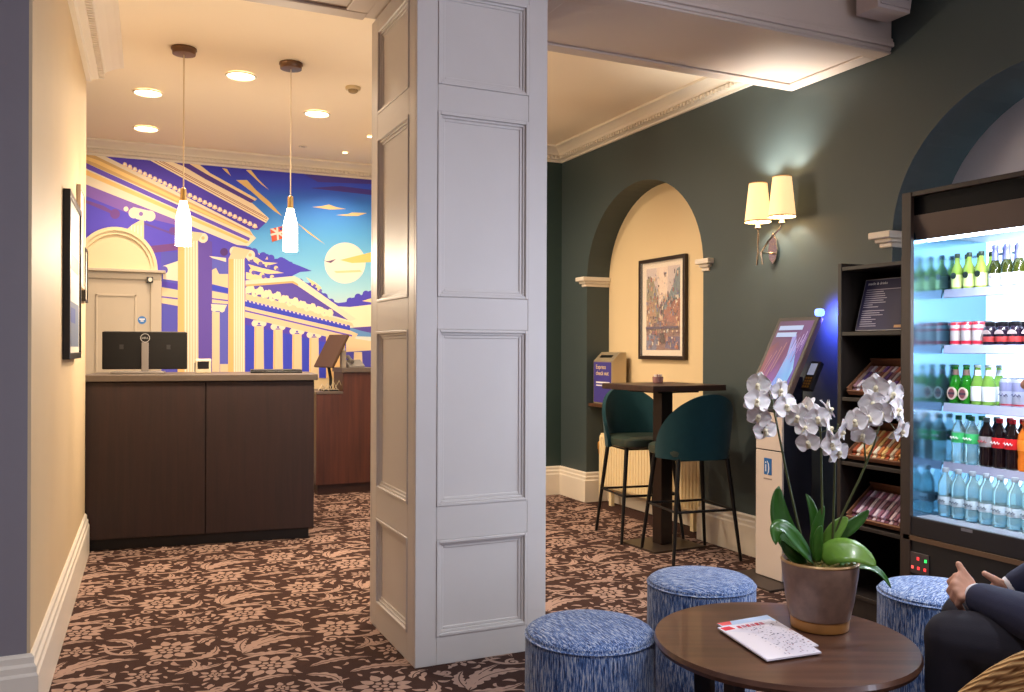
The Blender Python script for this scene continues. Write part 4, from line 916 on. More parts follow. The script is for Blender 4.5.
put('surround_top', G().box(FX, FB + .05, FI0 - .012, FI1 + .012, 1.91, 1.93), SURR, t, bevel=.002)
put('black_fascia', G().box(FX + .03, FX + .04, FI0 - .012, FI1 + .012, 1.83, 1.909), FASC, t)
put('header', G().prism([(FX + .015, 1.83), (FX + .10, 1.83), (FX + .10, 1.735), (FX + .045, 1.728)], lambda a, b: (a, FI0 - .012, b), lambda a, b: (a, FI1 - .008, b)), HDR, t, bevel=.003)
put('roof_lining', G().box(FX + .10, FB, FI0, FI1, 1.745, 1.76), INW, t)
put('back_lining', G().box(FB, FB + .012, FI0, FI1, .48, 1.76), mat('fridge_back_lit', (232, 240, 248), .4, var=.01, emis=1.9, ecol=(205, 230, 255)), t)  # back panel given its own glow for the overexposed white-blue interior
sd = put('end_lining', G().box(FX + .02, FB, FI1, FI1 + .012, .48, 1.76), MIRR, t)
put('end_lining', G().box(FX + .02, FB, FI0 - .012, FI0, .48, 1.76), MIRR, t)
put('light_tube', G().box(FX + .105, FX + .125, FI0 + .02, FI1 - .01, 1.725, 1.744), mat('tube_light', (240, 248, 255), .4, var=0, emis=12, ecol=(215, 235, 255)), t)
vg = G()
for i in range(12): vg.box(FB - .002, FB, FI0 + .05 + i * .08, FI0 + .09 + i * .08, 1.68, 1.69)
tag(put('vent_slots', vg, mat('slot_dark', (70, 74, 86), .5), t), None, None, None, 'stuff')
put('deck', G().box(FX + .02, FB, FI0, FI1, .51, .535), INW, t)
gr = G()
for i in range(64): yy = FI0 + .01 + i * .0158; gr.box(FX + .06, FX + .15, yy, yy + .008, .5352, .540)
tag(put('air_grille', gr, mat('grille_grey', (150, 156, 170), .4), t), None, None, None, 'stuff')
put('front_sill', G().box(FX + .002, FX + .02, FI0 - .012, FI1 + .012, .47, .548), mat('sill_dark', (28, 24, 26), .4), t, bevel=.002)
put('gold_strip', G().box(FX - .004, FX + .002, FI0 - .012, FI1 + .012, .448, .468), mat('bronze_strip', (112, 86, 64), .4, metal=.4), t)
put('lower_panel', G().box(FX + .004, FX + .02, FI0 - .012, FI1 + .012, .10, .446), mat('lower_black', (17, 14, 15), .55), t)
put('kick_plate', G().box(FX + .03, FX + .05, FI0 - .012, FI1 + .012, 0, .099), BLACK, t)
put('lower_back', G().box(FB, FB + .05, FI0 - .012, FI1 + .012, 0, .479), BLACK, t)
put('logo_tag', G().box(FX + .0005, FX + .0018, 2.36, 2.41, .532, .544), mat('tag_grey', (110, 108, 112), .4), t)
ctl = put('control_panel', G().box(FX - .0005, FX + .0035, 2.56, 2.655, .31, .40), mat('control_grey', (70, 60, 58), .4), t, bevel=.002)
for yy, zz, c in ((2.612, .375, (255, 60, 60)), (2.575, .372, (60, 255, 110)), (2.610, .335, (255, 60, 70)), (2.578, .335, (255, 60, 70)), (2.640, .335, (230, 90, 80))):
    put('indicator_light', G().box(FX - .003, FX - .0006, yy - .005, yy + .005, zz - .006, zz + .006), mat('led_%d_%d' % c[:2], c, .4, var=0, emis=1.3), ctl)
FSZ = [.765, 1.022, 1.275, 1.518]
FSX = [3.325] * 4
for z, x in zip(FSZ, FSX):
    s_ = put('fridge_shelf', G().box(x, FB - .001, FI0 + .004, FI1 - .004, z - .012, z), INW, t)
    put('price_rail', G().prism([(x - .002, z + .004), (x - .010, z - .032), (x - .002, z - .034), (x, z - .014)], lambda a, b: (a, FI0 + .006, b), lambda a, b: (a, FI1 - .006, b)), mat('rail_silver', (150, 152, 178), .4, metal=.1), s_)
area('fridge_tube_light', (FX + .14, (FI0 + FI1) / 2, 1.72), (FX + .36, (FI0 + FI1) / 2, .9), .03, .95, 45, (.80, .91, 1))
for z in FSZ: area('fridge_shelf_light', (FB - .02, (FI0 + FI1) / 2, z - .02), (FX + .2, (FI0 + FI1) / 2, z - .2), .03, .9, 13, (.80, .91, 1))

# ---- bottles and cans, every one its own thing
def glass(name, col, tr=.55, rough=.12): return mat(name, col, rough, var=0, trans=tr, spec=.5)
def proto(kind):
    t = thing(kind[0], 'x', kind[1])
    f = kind[2]; f(t); return t
def lath(name, t, prof, m, n=16): return put(name, G().lathe(prof, n), m, t, local=True, smooth=True)
def p_lime(t):
    lath('glass_body', t, [(.018, 0), (.024, .004), (.025, .075), (.021, .095), (.0105, .118), (.0095, .140)], glass('lime_glass', (196, 224, 96)))
    lath('cap', t, [(.0105, .140), (.0115, .142), (.011, .158), (.008, .160)], mat('lime_cap', (40, 60, 44), .4))
    lath('label', t, [(.0253, .012), (.0253, .066)], mat('lime_label', (224, 236, 150), .5)); put('label_badge', G().prism([(.013 * math.cos(i * math.pi / 8), .062 + .014 * math.sin(i * math.pi / 8)) for i in range(16)], lambda a, b: (-.0262, a, b), lambda a, b: (-.0235, a, b)), mat('badge_dark', (30, 40, 34), .4), t, local=True)
def p_foil(t):
    lath('glass_body', t, [(.019, 0), (.0245, .004), (.0255, .070), (.023, .088), (.012, .118)], glass('dark_wine_glass', (60, 66, 20)))
    lath('foil_neck', t, [(.0135, .112), (.0125, .14), (.0115, .160), (.0128, .162), (.0128, .176), (.008, .178)], mat('violet_foil', (120, 120, 176), .3, metal=.3))
    lath('label', t, [(.0258, .008), (.0258, .058)], mat('pale_label', (226, 224, 232), .5)); put('label_seal', G().prism([(.008 * math.cos(i * math.pi / 6), .045 + .009 * math.sin(i * math.pi / 6)) for i in range(12)], lambda a, b: (-.0266, a, b), lambda a, b: (-.025, a, b)), mat('seal_lilac', (150, 140, 190), .4), t, local=True)
def can_body(t, m): lath('can_body', t, [(.020, 0), (.0235, .006), (.0245, .012), (.0245, .092), (.021, .102), (.020, .103)], m); lath('can_top', t, [(.0205, .103), (.021, .1055), (.019, .1045), (.004, .104)], mat('can_alu', (190, 192, 200), .25, metal=.9))
def p_redcan(t):
    can_body(t, mat('can_pale', (196, 186, 186), .3, metal=.3)); lath('red_band', t, [(.02455, .090), (.0248, .092), (.0215, .1015)], mat('can_red', (196, 30, 56), .3, metal=.2)); lath('red_stripe', t, [(.0246, .008), (.0248, .010), (.0248, .020), (.0246, .022)], mat('can_red', (196, 30, 56))); lath('red_stripe', t, [(.0246, .066), (.0248, .067), (.0248, .075), (.0246, .076)], mat('can_red2', (206, 70, 90), .3))
def p_dark(t):
    lath('bottle_body', t, [(.022, 0), (.027, .004), (.028, .06), (.026, .074), (.018, .082)], mat('dark_purple_glass', (30, 20, 34), .15)); lath('lid', t, [(.019, .082), (.020, .084), (.020, .098), (.016, .1)], mat('lid_black', (16, 14, 18), .35))
    put('label_arch', G().prism([(.019 * math.cos(i * math.pi / 8), .048 + .018 * math.sin(i * math.pi / 8)) for i in range(9)], lambda a, b: (-.0292, a, b), lambda a, b: (-.021, a, b)), mat('label_greybrown', (150, 130, 130), .5), t, local=True); lath('red_label', t, [(.0283, .016), (.0286, .018), (.0286, .036), (.0283, .038)], mat('label_red', (150, 44, 44), .4))
def p_beer(t, seal=True):
    lath('glass_body', t, [(.021, 0), (.027, .004), (.028, .082), (.024, .100), (.0125, .128), (.0105, .160)], glass('green_glass', (46, 150, 40)))
    lath('cap', t, [(.011, .160), (.013, .161), (.0125, .169), (.009, .171)], mat('cap_green', (30, 90, 50), .35)); lath('neck_label', t, [(.0135, .126), (.0115, .150)], mat('neck_brown', (130, 96, 90), .4))
    lab = put('round_label', G().prism([(.0215 * math.cos(i * math.pi / 12), .046 + .028 * math.sin(i * math.pi / 12)) for i in range(24)], lambda a, b: (-.0292, a, b), lambda a, b: (-.019, a, b)), mat('label_cream', (214, 190, 176), .5), t, local=True)
    put('label_ring', G().prism([(.015 * math.cos(i * math.pi / 10), .046 + .021 * math.sin(i * math.pi / 10)) for i in range(20)], lambda a, b: (-.0297, a, b), lambda a, b: (-.029, a, b)), mat('label_maroon', (130, 66, 70), .5), lab, local=True); put('label_bar', G().box(-.0302, -.0296, -.016, .016, .041, .050), mat('label_ink', (60, 40, 56), .5), lab, local=True)
def p_beer2(t):
    lath('glass_body', t, [(.021, 0), (.027, .004), (.028, .082), (.024, .100), (.0125, .128), (.0105, .160)], glass('pale_green_glass', (150, 200, 90)))
    lath('cap', t, [(.011, .160), (.013, .161), (.0125, .169), (.009, .171)], mat('cap_silver', (180, 190, 190), .3, metal=.5)); lath('white_label', t, [(.0283, .018), (.0286, .02), (.0286, .078), (.0283, .08)], mat('label_white', (222, 226, 234), .5)); lath('neck_label', t, [(.0135, .126), (.0115, .150)], mat('label_white', (222, 226, 234)))
def p_silver(t):
    lath('can_body', t, [(.025, 0), (.0295, .006), (.031, .012), (.031, .102), (.027, .114), (.026, .116)], mat('can_silver', (176, 180, 204), .3, metal=.4)); lath('can_top', t, [(.026, .116), (.027, .119), (.024, .118), (.004, .117)], mat('can_alu', (190, 192, 200)))
    lath('blue_band', t, [(.0311, .066), (.0313, .067), (.0313, .100), (.0311, .102)], mat('can_bluegrey', (128, 130, 170), .35)); lath('red_foot', t, [(.0275, .004), (.0303, .008), (.0313, .014)], mat('can_red', (196, 30, 56)))
    put('script_mark', G().tube([(-.0312, .02 - .0045 * i, .050 + .006 * math.sin(i * 1.9)) for i in range(10)], .0016, 4), mat('script_ink', (60, 60, 110), .5), t, local=True)
def pet(t, m, cap, lab, z0, z1, cl=None):
    lath('bottle_body', t, [(.022, 0), (.028, .006), (.029, .045), (.0265, .06), (.029, .085), (.0295, .128), (.027, .148), (.0125, .178), (.0115, .190)], m)
    lath('cap', t, [(.013, .188), (.0135, .190), (.0135, .205), (.012, .207)], cap)
    lath('label', t, [(.0298, z0), (.0302, z0 + .002), (.0302, z1 - .002), (.0298, z1)], lab)
    if cl: put('label_script', G().tube([(-.0304, .02 - .0045 * i, (z0 + z1) / 2 + .006 * math.sin(i * 2.1)) for i in range(10)], .0022, 4), cl, t, local=True)
WSC = mat('script_white', (240, 236, 236), .5, var=0)
def p_water(t): pet(t, glass('clear_pet', (200, 236, 240), .75), mat('cap_green2', (24, 130, 90), .4), mat('label_green', (70, 190, 110), .4, var=.15, vs=60), .09, .132, WSC)
def p_coke(t): pet(t, mat('cola_dark', (26, 12, 14), .12, var=0), mat('cap_red', (200, 30, 44), .4), mat('label_colared', (208, 34, 40), .4, var=0), .085, .128, WSC)
def p_diet(t): pet(t, mat('cola_dark', (26, 12, 14), .12, var=0), mat('cap_grey', (120, 140, 146), .4), mat('label_silver', (160, 150, 152), .4, var=.05), .085, .128, mat('script_red', (190, 70, 80), .5, var=0))
def p_orange(t): pet(t, mat('orange_drink', (214, 110, 30), .15, var=0), mat('cap_orange', (226, 110, 30), .4), mat('label_orange', (236, 130, 40), .4), .085, .128)
def p_still(t): pet(t, glass('clear_pet', (200, 236, 240), .75), mat('cap_steel', (150, 160, 172), .4), mat('label_ice', (200, 216, 228), .4), .05, .085, mat('script_slate', (110, 124, 140), .5, var=0))
def yof(px, x): u = (px - 512) / FPX; dx = math.sin(YAW) + u * math.cos(YAW); dy_ = math.cos(YAW) - u * math.sin(YAW); return x * dy_ / dx
ORD = ['first', 'second', 'third', 'fourth', 'fifth', 'sixth', 'seventh', 'eighth']
def row(kind, name, cat, z, x, pxs, desc, group, extra=0, pitch=.058, back=1):
    base_ = None; ys = [yof(q, x) for q in pxs]
    for e in range(extra): ys.append(ys[-1] - pitch)
    for bk in range(back + 1):
        for k, y in enumerate(ys):
            if base_ is None: base_ = thing(name, 'x', cat, (0, 0, 0), 0, group); kind(base_); o = base_
            else: o = copy_tree(base_)
            o.location = (x + bk * .064, y, z + .0005)
            o['label'] = '%s, %s from mirror, %s row' % (desc, ORD[k], ['front', 'second'][bk])
row(p_lime, 'lime_bottle', 'bottle', FSZ[3], 3.362, (957, 969, 981), 'lime yellow bottle on top shelf', 'lime drinks in the fridge')
row(p_foil, 'foil_bottle', 'bottle', FSZ[3], 3.362, (995, 1007, 1019), 'violet-foiled wine bottle on top shelf', 'foil-necked bottles in the fridge', 4)
row(p_redcan, 'drink_can', 'can', FSZ[2], 3.362, (956, 967, 978), 'red and white can on second shelf', 'red and white cans in the fridge')
row(p_dark, 'dark_bottle', 'bottle', FSZ[2], 3.362, (990, 1003, 1016), 'squat dark bottle on second shelf', 'squat dark bottles in the fridge', 4, .062)
row(p_beer, 'beer_bottle', 'bottle', FSZ[1], 3.362, (956, 967), 'round-label green beer on third shelf', 'round-label beers in the fridge')
row(p_beer2, 'beer_bottle', 'bottle', FSZ[1], 3.362, (978, 989), 'white-label pale beer on third shelf', 'white-label beers in the fridge')
row(p_silver, 'beer_can', 'can', FSZ[1], 3.362, (1008, 1021), 'silver beer can on third shelf', 'silver beer cans in the fridge', 4, .066)
row(p_water, 'water_bottle', 'bottle', FSZ[0], 3.362, (959, 972), 'green-label water bottle on fourth shelf', 'green-label waters in the fridge')
row(p_diet, 'cola_bottle', 'bottle', FSZ[0], 3.362, (987,), 'silver-label cola bottle on fourth shelf', 'silver-label colas in the fridge')
row(p_coke, 'cola_bottle', 'bottle', FSZ[0], 3.362, (1000, 1013), 'red-label cola bottle on fourth shelf', 'red-label colas in the fridge')
row(p_orange, 'orange_drink_bottle', 'bottle', FSZ[0], 3.362, (1026,), 'orange drink bottle on fourth shelf', 'orange drinks in the fridge', 4, .063)
row(p_still, 'still_water_bottle', 'bottle', .5405, 3.284, (946, 959, 973, 987, 1001), 'clear water bottle on fridge deck', 'still waters on the fridge deck', 3, .063)

# ================================================================== LOUNGE SPEAKER ON THE BEAM
t = thing('wall_speaker', 'white box speaker fixed to the beam front near the green wall', 'speaker', (3.38, 3.05, 2.868))
put('case', G().prism([(3.265, 2.868), (3.475, 2.868), (3.51, 3.06), (3.265, 3.06)], lambda a, b: (a, 2.985, b), lambda a, b: (a, 3.12, b)), mat('speaker_white', (196, 182, 176), .45), t, bevel=.005)
put('bracket', G().box(3.33, 3.41, 3.12, BY0 - .002, 2.92, 3.02), GREYP, t)
put('grille', G().box(3.28, 3.465, 2.978, 2.9845, 2.885, 3.045), mat('speaker_cloth', (180, 168, 164), .8, bump=.3, bs=600), t)
put('badge', G().box(3.43, 3.455, 2.975, 2.9775, 2.925, 2.933), mat('badge_black', (40, 34, 34), .4), t)

# ================================================================== POUFS
POUF = streak('blue_flecked_weave', ((16, 30, 72), (50, 94, 156), (178, 184, 196)), (110, 110, 9), (110, 12, 110))
def make_pouf():
    t = thing('pouf', 'x', 'pouf', (0, 0, 0), 0, 'blue flecked poufs round the coffee table'); r, H = .187, .452
    put('side_cover', G().lathe([(r - .006, .012), (r, .02), (r + .001, .2), (r, H - .03), (r - .003, H - .018)], 48, cap=False), POUF, t, local=True, smooth=True)
    put('seat_top', G().lathe([(r - .0035, H - .017), (r - .006, H - .008), (r - .02, H + .001), (r - .05, H + .006), (.08, H + .010), (0, H + .011)], 48, cap=False), POUF, t, local=True, smooth=True)
    put('seam_piping', G().lathe([(r - .002, H - .021), (r + .0025, H - .018), (r - .003, H - .014)], 48, cap=False), POUF, t, local=True, smooth=True)
    put('foot_ring', G().lathe([(r - .02, 0), (r - .015, .002), (r - .012, .012)], 32), BLACK, t, local=True)
    return t
pf1 = make_pouf(); pf1.location = cw(.228, 2.51, 0); pf1['label'] = 'blue flecked pouf in front of the pillar foot'
pf2 = copy_tree(pf1); pf2.location = cw(.668, 3.06, 0); pf2.rotation_euler.z = .6; pf2['label'] = 'blue flecked pouf between the coffee table and the bar stools'
pf3 = copy_tree(pf1); pf3.location = cw(1.435, 2.93, 0); pf3.rotation_euler.z = 1.9; pf3['label'] = 'blue flecked pouf in front of the drinks fridge'

# ================================================================== COFFEE TABLE
TC = cw(.738, 2.36, 0); TZ = .47; TR = .346
t = thing('coffee_table', 'round walnut coffee table carrying the orchid', 'coffee table', TC, R(-25))
put('table_top', G().lathe([(TR - .03, TZ - .026), (TR - .006, TZ - .024), (TR, TZ - .012), (TR - .004, TZ), (0, TZ)], 72), TABLEW, t, local=True, smooth=True, ang=30)
for k in range(4):
    a = R(45 + 90 * k); c, s = math.cos(a), math.sin(a)
    put('leg', G().prism([(-.03, -.014), (.03, -.014), (.03, .014), (-.03, .014)], lambda p, q: (c * (.24 + p * .8) - s * q, s * (.24 + p * .8) + c * q, 0), lambda p, q: (c * (.25 + p) - s * q, s * (.25 + p) + c * q, TZ - .0265)), mat('leg_dark', (30, 20, 18), .45), t, local=True, bevel=.003)
put('under_rail', G().obox((0, 0, TZ - .045), (.24, 0, 0), (0, .012, 0), (0, 0, .018)), mat('leg_dark', (30, 20, 18)), t, local=True)
put('under_rail', G().obox((0, 0, TZ - .045), (.012, 0, 0), (0, .24, 0), (0, 0, .0175)), mat('leg_dark', (30, 20, 18)), t, local=True)
# magazines
PAPER = mat('magazine_paper', (232, 228, 236), .45, var=.03, vs=40)
def magazine(name, lab, corners, z, thick, shapes):
    q = [Vector(at(px, py, 2, z + thick)) for px, py in corners]; c = sum(q, Vector()) / 4
    t = thing(name, lab, 'magazine', (c.x, c.y, z), 0, 'magazines on the coffee table')
    g = G(); g.add([Vector((v.x, v.y, z + .0003)) for v in q] + [Vector((v.x, v.y, z + thick)) for v in q], [(3, 2, 1, 0), (4, 5, 6, 7)] + [(i, (i + 1) % 4, 4 + (i + 1) % 4, 4 + i) for i in range(4)])
    put('pages', g, PAPER, t)
    cg = G()
    for k, (pts, col) in enumerate(shapes):
        cg.poly([q[0] * ((1 - s) * (1 - v)) + q[1] * (s * (1 - v)) + q[2] * (s * v) + q[3] * ((1 - s) * v) + UP * (.0003 + .00008 * k) for s, v in pts], lin(col))
    if shapes: put('cover', cg, PRINT, t, fix=False)
    return q
rm = random.Random(11)
sh1 = [([(0, 0), (1, 0), (1, .2), (0, .12)], (186, 206, 236)), ([(.0, .0), (.25, 0), (.2, .1), (.02, .09)], (226, 90, 90))]
magazine('magazine', 'lower magazine peeping out under the other on the coffee table', [(717, 623.5), (767, 615), (818.5, 645), (771, 655)], TZ + .0005, .004, sh1)
sh2 = [([(0, 0), (1, 0), (1, 1), (0, 1)], (226, 222, 234))]
def mrect(s0, s1, v0, v1, col): sh2.append(([(s0, v0), (s1, v0), (s1, v1), (s0, v1)], col))
sh2.append(([(.02, .03), (.2, .02), (.24, .12), (.04, .13)], (214, 44, 60)))
for k in range(6): mrect(.30 + .085 * k, .365 + .085 * k, .05, .125, (206, 60, 80) if k % 2 == 0 else (196, 120, 140))
sh2.append(([(.02, .16), (.4, .3), (.5, 1), (.02, 1)], (236, 230, 238)))
for k in range(170):
    v = rm.uniform(.14, .97); s = rm.uniform(.36 - .1 * (v < .4), .97); w = rm.uniform(.012, .04); h = rm.uniform(.006, .018)
    mrect(s, min(.99, s + w), v, v + h, rm.choice([(96, 92, 116), (150, 146, 166), (70, 66, 86), (190, 186, 200), (170, 120, 130), (120, 124, 160)]))
magazine('magazine', 'white magazine with a red title lying uppermost on the coffee table', [(717.5, 627.5), (770, 619), (821.5, 652), (767, 660)], TZ + .005, .004, sh2)

# ================================================================== ORCHID
OC = cpx(819.5, 622, 2.46); OC.z = TZ
t = thing('potted_orchid', 'white moth orchid in a brown stone pot with gold foot', 'potted plant', OC)
POT = mat('brown_stone', (128, 102, 88), .4, var=.45, vs=34, bump=.1, bs=60)
z0 = TZ
put('pot', G().lathe([(.077, z0 + .031), (.082, z0 + .034), (.092, z0 + .08), (.102, z0 + .15), (.1055, z0 + .188), (.1045, z0 + .192), (.099, z0 + .191), (.096, z0 + .165), (.0, z0 + .160)], 48, OC.x, OC.y, cap=False), POT, t, smooth=True)
put('pot_foot', G().lathe([(.070, z0 + .0004), (.078, z0 + .003), (.080, z0 + .026), (.078, z0 + .031)], 48, OC.x, OC.y), mat('gold_foot', (168, 118, 62), .4, metal=.35, var=.1), t, smooth=True)
put('rim_band', G().lathe([(.1058, z0 + .186), (.1068, z0 + .189), (.104, z0 + .1935), (.099, z0 + .192)], 48, OC.x, OC.y, cap=False), mat('gold_rim', (176, 140, 92), .35, metal=.3), t, smooth=True)
mg2 = G(); ro = random.Random(9)
for k in range(60):
    a = ro.uniform(0, 6.28); r = .085 * math.sqrt(ro.random()); c = Vector((OC.x + r * math.cos(a), OC.y + r * math.sin(a), z0 + .168 + ro.uniform(-.004, .012)))
    v = Vector((ro.uniform(-1, 1), ro.uniform(-1, 1), ro.uniform(-.4, .4))).normalized(); w = v.orthogonal().normalized()
    mg2.obox(c, v * .016, w * .008, v.cross(w) * .005)
tag(put('moss_and_bark', mg2, mat('bark_moss', (106, 96, 44), .9, var=.3, vs=50), t), None, None, None, 'stuff')
LEAF = mat('orchid_leaf', (50, 98, 28), .28, var=.25, vs=18, coat=.2); LEAF2 = mat('orchid_leaf_light', (104, 146, 52), .32, var=.22, vs=18, coat=.2)
def leafblade(pts, width, nrm, m, fold=.25):
    pts = [Vector(p) for p in pts]; n = 22; P = []
    def bez(tt):
        k = len(pts) - 1; q = list(pts)
        while len(q) > 1: q = [q[i].lerp(q[i + 1], tt) for i in range(len(q) - 1)]
        return q[0]
    vs = []; fs = []; nrm = Vector(nrm).normalized()
    for i in range(n + 1):
        s = i / n; p = bez(s); tg = (bez(min(1, s + .02)) - bez(max(0, s - .02))).normalized()
        side = tg.cross(nrm).normalized(); nn = side.cross(tg).normalized()
        w = width * (max(0, math.sin(math.pi * min(1, (.10 + .90 * s)) ** .9)) ** .6) if s < 1 else 0
        w = max(w, .0008)
        for q, dz in ((-1, fold), (-.5, fold * .35), (0, 0), (.5, fold * .35), (1, fold)):
            vs.append(p + side * (w * q) + nn * (w * dz))
    for i in range(n):
        for j in range(4): a = i * 5 + j; fs.append((a, a + 1, a + 6, a + 5))
    g = G(); g.add(vs, fs); o = put('leaf', g, m, t, smooth=True, ang=80, fix=False)
    sm = o.modifiers.new('thick', 'SOLIDIFY'); sm.thickness = .0022; sm.offset = 0
    return o
dC = 2.46; towards = -FW
P_ = lambda px, py, dd=0: cpx(px, py, dC + dd)
leafblade([P_(806, 558, .0), P_(788, 548, .02), P_(772, 512, .03), P_(779, 486, .03)], .036, towards + UP * .2 + RT * .3, LEAF, .12)
leafblade([P_(812, 560, -.02), P_(800, 550, -.05), P_(782, 515, -.06), P_(772, 522, -.07), P_(776, 545, -.08)], .026, towards + UP, LEAF, .3)
leafblade([P_(812, 558, .02), P_(818, 545, .03), P_(816, 510, .02), P_(806, 494, .02)], .018, towards + RT * .3, LEAF, .3)
leafblade([P_(816, 560, .0), P_(814, 540, .0), P_(818, 520, 0), P_(824, 506, 0)], .016, towards - RT * .5, LEAF, .3)
leafblade([P_(818, 562, -.03), P_(816, 545, -.04), P_(818, 530, -.04), P_(822, 526, -.04)], .014, towards, LEAF, .2)
leafblade([P_(822, 560, -.03), P_(835, 545, -.06), P_(858, 548, -.08), P_(876, 566, -.09)], .038, towards * .9 + UP * .8, LEAF2, .08)
leafblade([P_(840, 566, -.02), P_(858, 566, -.03), P_(876, 560, -.03), P_(891, 588, -.04)], .017, UP + towards * .6, LEAF, .25)
leafblade([P_(824, 558, .03), P_(828, 535, .03), P_(840, 522, .03), P_(848, 518, .03)], .022, towards - RT * .4, LEAF2, .25)
leafblade([P_(836, 540, .05), P_(848, 528, .05), P_(860, 520, .05), P_(869, 510, .05)], .018, towards - RT * .2 + UP * .3, LEAF, .2)
leafblade([P_(806, 560, -.01), P_(794, 560, -.03), P_(786, 550, -.03), P_(781, 540, -.03)], .016, towards + UP * .3, LEAF, .2)
STEM = mat('orchid_stem', (74, 82, 40), .5, var=.2, vs=40)
def stem(pts, r=.0036): put('stem', G().tube(pts, [r * (1 - .45 * i / (len(pts) - 1)) for i in range(len(pts))], 8), STEM, t, smooth=True)
stem([P_(806, 556), P_(797, 520, .01), P_(786, 470, .0), P_(777, 425, -.01), P_(771, 396, -.02), P_(764, 386, -.03), P_(757, 396, -.04), P_(758, 420, -.04), P_(763, 434, -.04)])
stem([P_(822, 556), P_(822, 500), P_(821, 440), P_(820, 420, -.01), P_(816, 410, -.02), P_(806, 414, -.03)])
stem([P_(832, 552, .02), P_(834, 500, .02), P_(835, 460, .01), P_(836, 436, .0), P_(838, 424, -.02)])
stem([P_(828, 552, .03), P_(842, 515, .03), P_(860, 478, .02), P_(874, 445, .01), P_(881, 420, .0), P_(877, 398, -.01), P_(870, 396, -.02)])
stem([P_(866, 466, .02), P_(864, 440, .01), P_(860, 424, .0)], .0028)
PETAL = mat('orchid_petal', (242, 238, 238), .55, var=.02, vs=30, sub=.15); LIP = mat('orchid_lip', (240, 230, 196), .5, var=.15, vs=60)
def petal_mesh(L, wd, cup, back):
    n, k = 7, 6; vs = []; fs = []
    for i in range(n + 1):
        s = i / n; w = wd * math.sin(math.pi * (.06 + .90 * s) ** .8) ** .75 if 0 < s < 1 else wd * .12
        for j in range(k + 1):
            q = 2 * j / k - 1; vs.append((q * w, L * s, -back * s * s + cup * q * q * w + .003 * math.sin(7 * q + 3 * s)))
    for i in range(n):
        for j in range(k): a = i * (k + 1) + j; fs.append((a, a + 1, a + k + 2, a + k + 1))
    me = bpy.data.meshes.new('petal'); me.from_pydata(vs, [], fs); me.update()
    for p in me.polygons: p.use_smooth = True
    me.materials.append(PETAL); return me
PM_wide = petal_mesh(.039, .031, .16, .006); PM_sep = petal_mesh(.040, .019, -.12, .010)
LM = G().lathe([(.0, -.002), (.005, .0), (.0065, .006), (.004, .012), (.0, .014)], 8).box(-.006, .006, -.016, -.003, .004, .007); lip_me = mesh_of('flower', LM); lip_me.materials.append(LIP)
for p in lip_me.polygons: p.use_smooth = True
FLW = [(758.5, 385, -.05), (779.5, 390, -.05), (786, 406, -.04), (757, 401, -.06), (759, 416, -.05), (765, 430, -.04), (798, 417, -.04), (807, 408, -.01), (817, 418, -.05), (829, 410, -.01), (806, 428, -.05), (808, 442, -.06), (829, 429, -.05), (841, 432, -.05), (831, 445, -.05), (838, 452, -.03),
       (876, 387, -.04), (892, 394, -.03), (872, 403, -.05), (856, 421, -.05), (869, 417, -.06), (881, 413, -.06), (897, 410, -.05), (863, 435, -.03), (901, 431, -.02), (884, 399, -.02)]
rf = random.Random(21)
for k, (px, py, dd) in enumerate(FLW):
    c = P_(px, py, dd); sx = px - (770 if px < 792 else 820 if px < 846 else 878)
    nrm = (towards + RT * (sx / 26 + rf.uniform(-.45, .45)) + UP * rf.uniform(-.5, .15)).normalized()
    if px in (807, 829): nrm = (RT * (-.9 if px == 807 else .9) + towards * .3 + UP * .3).normalized()
    up_ = (UP + RT * rf.uniform(-.35, .35)).normalized(); x_ = up_.cross(nrm).normalized(); y_ = nrm.cross(x_)
    M = Matrix.Identity(4)
    for i in range(3): M[i][0] = x_[i]; M[i][1] = y_[i]; M[i][2] = nrm[i]; M[i][3] = c[i] - OC[i]
    fo = bpy.data.objects.new('flower', lip_me); COL.objects.link(fo); fo.parent = t; fo.matrix_local = M
    sc_ = rf.uniform(.82, .98)
    for a, me, dz in ((0, PM_sep, -.002), (128, PM_sep, -.002), (-128, PM_sep, -.002), (76, PM_wide, .002), (-76, PM_wide, .002)):
        po = bpy.data.objects.new('petal', me); COL.objects.link(po); po.parent = fo
        po.matrix_local = Matrix.Translation((0, 0, dz)) @ Matrix.Rotation(R(a + rf.uniform(-6, 6)), 4, 'Z') @ Matrix.Rotation(R(rf.uniform(-6, 14)), 4, 'X') @ Matrix.Scale(sc_, 4)
    put('flower_stalk', G().tube([c - nrm * .002, c - nrm * .02 - UP * .004, c - nrm * .035 + UP * .006], .0016, 6), STEM, t, smooth=True)

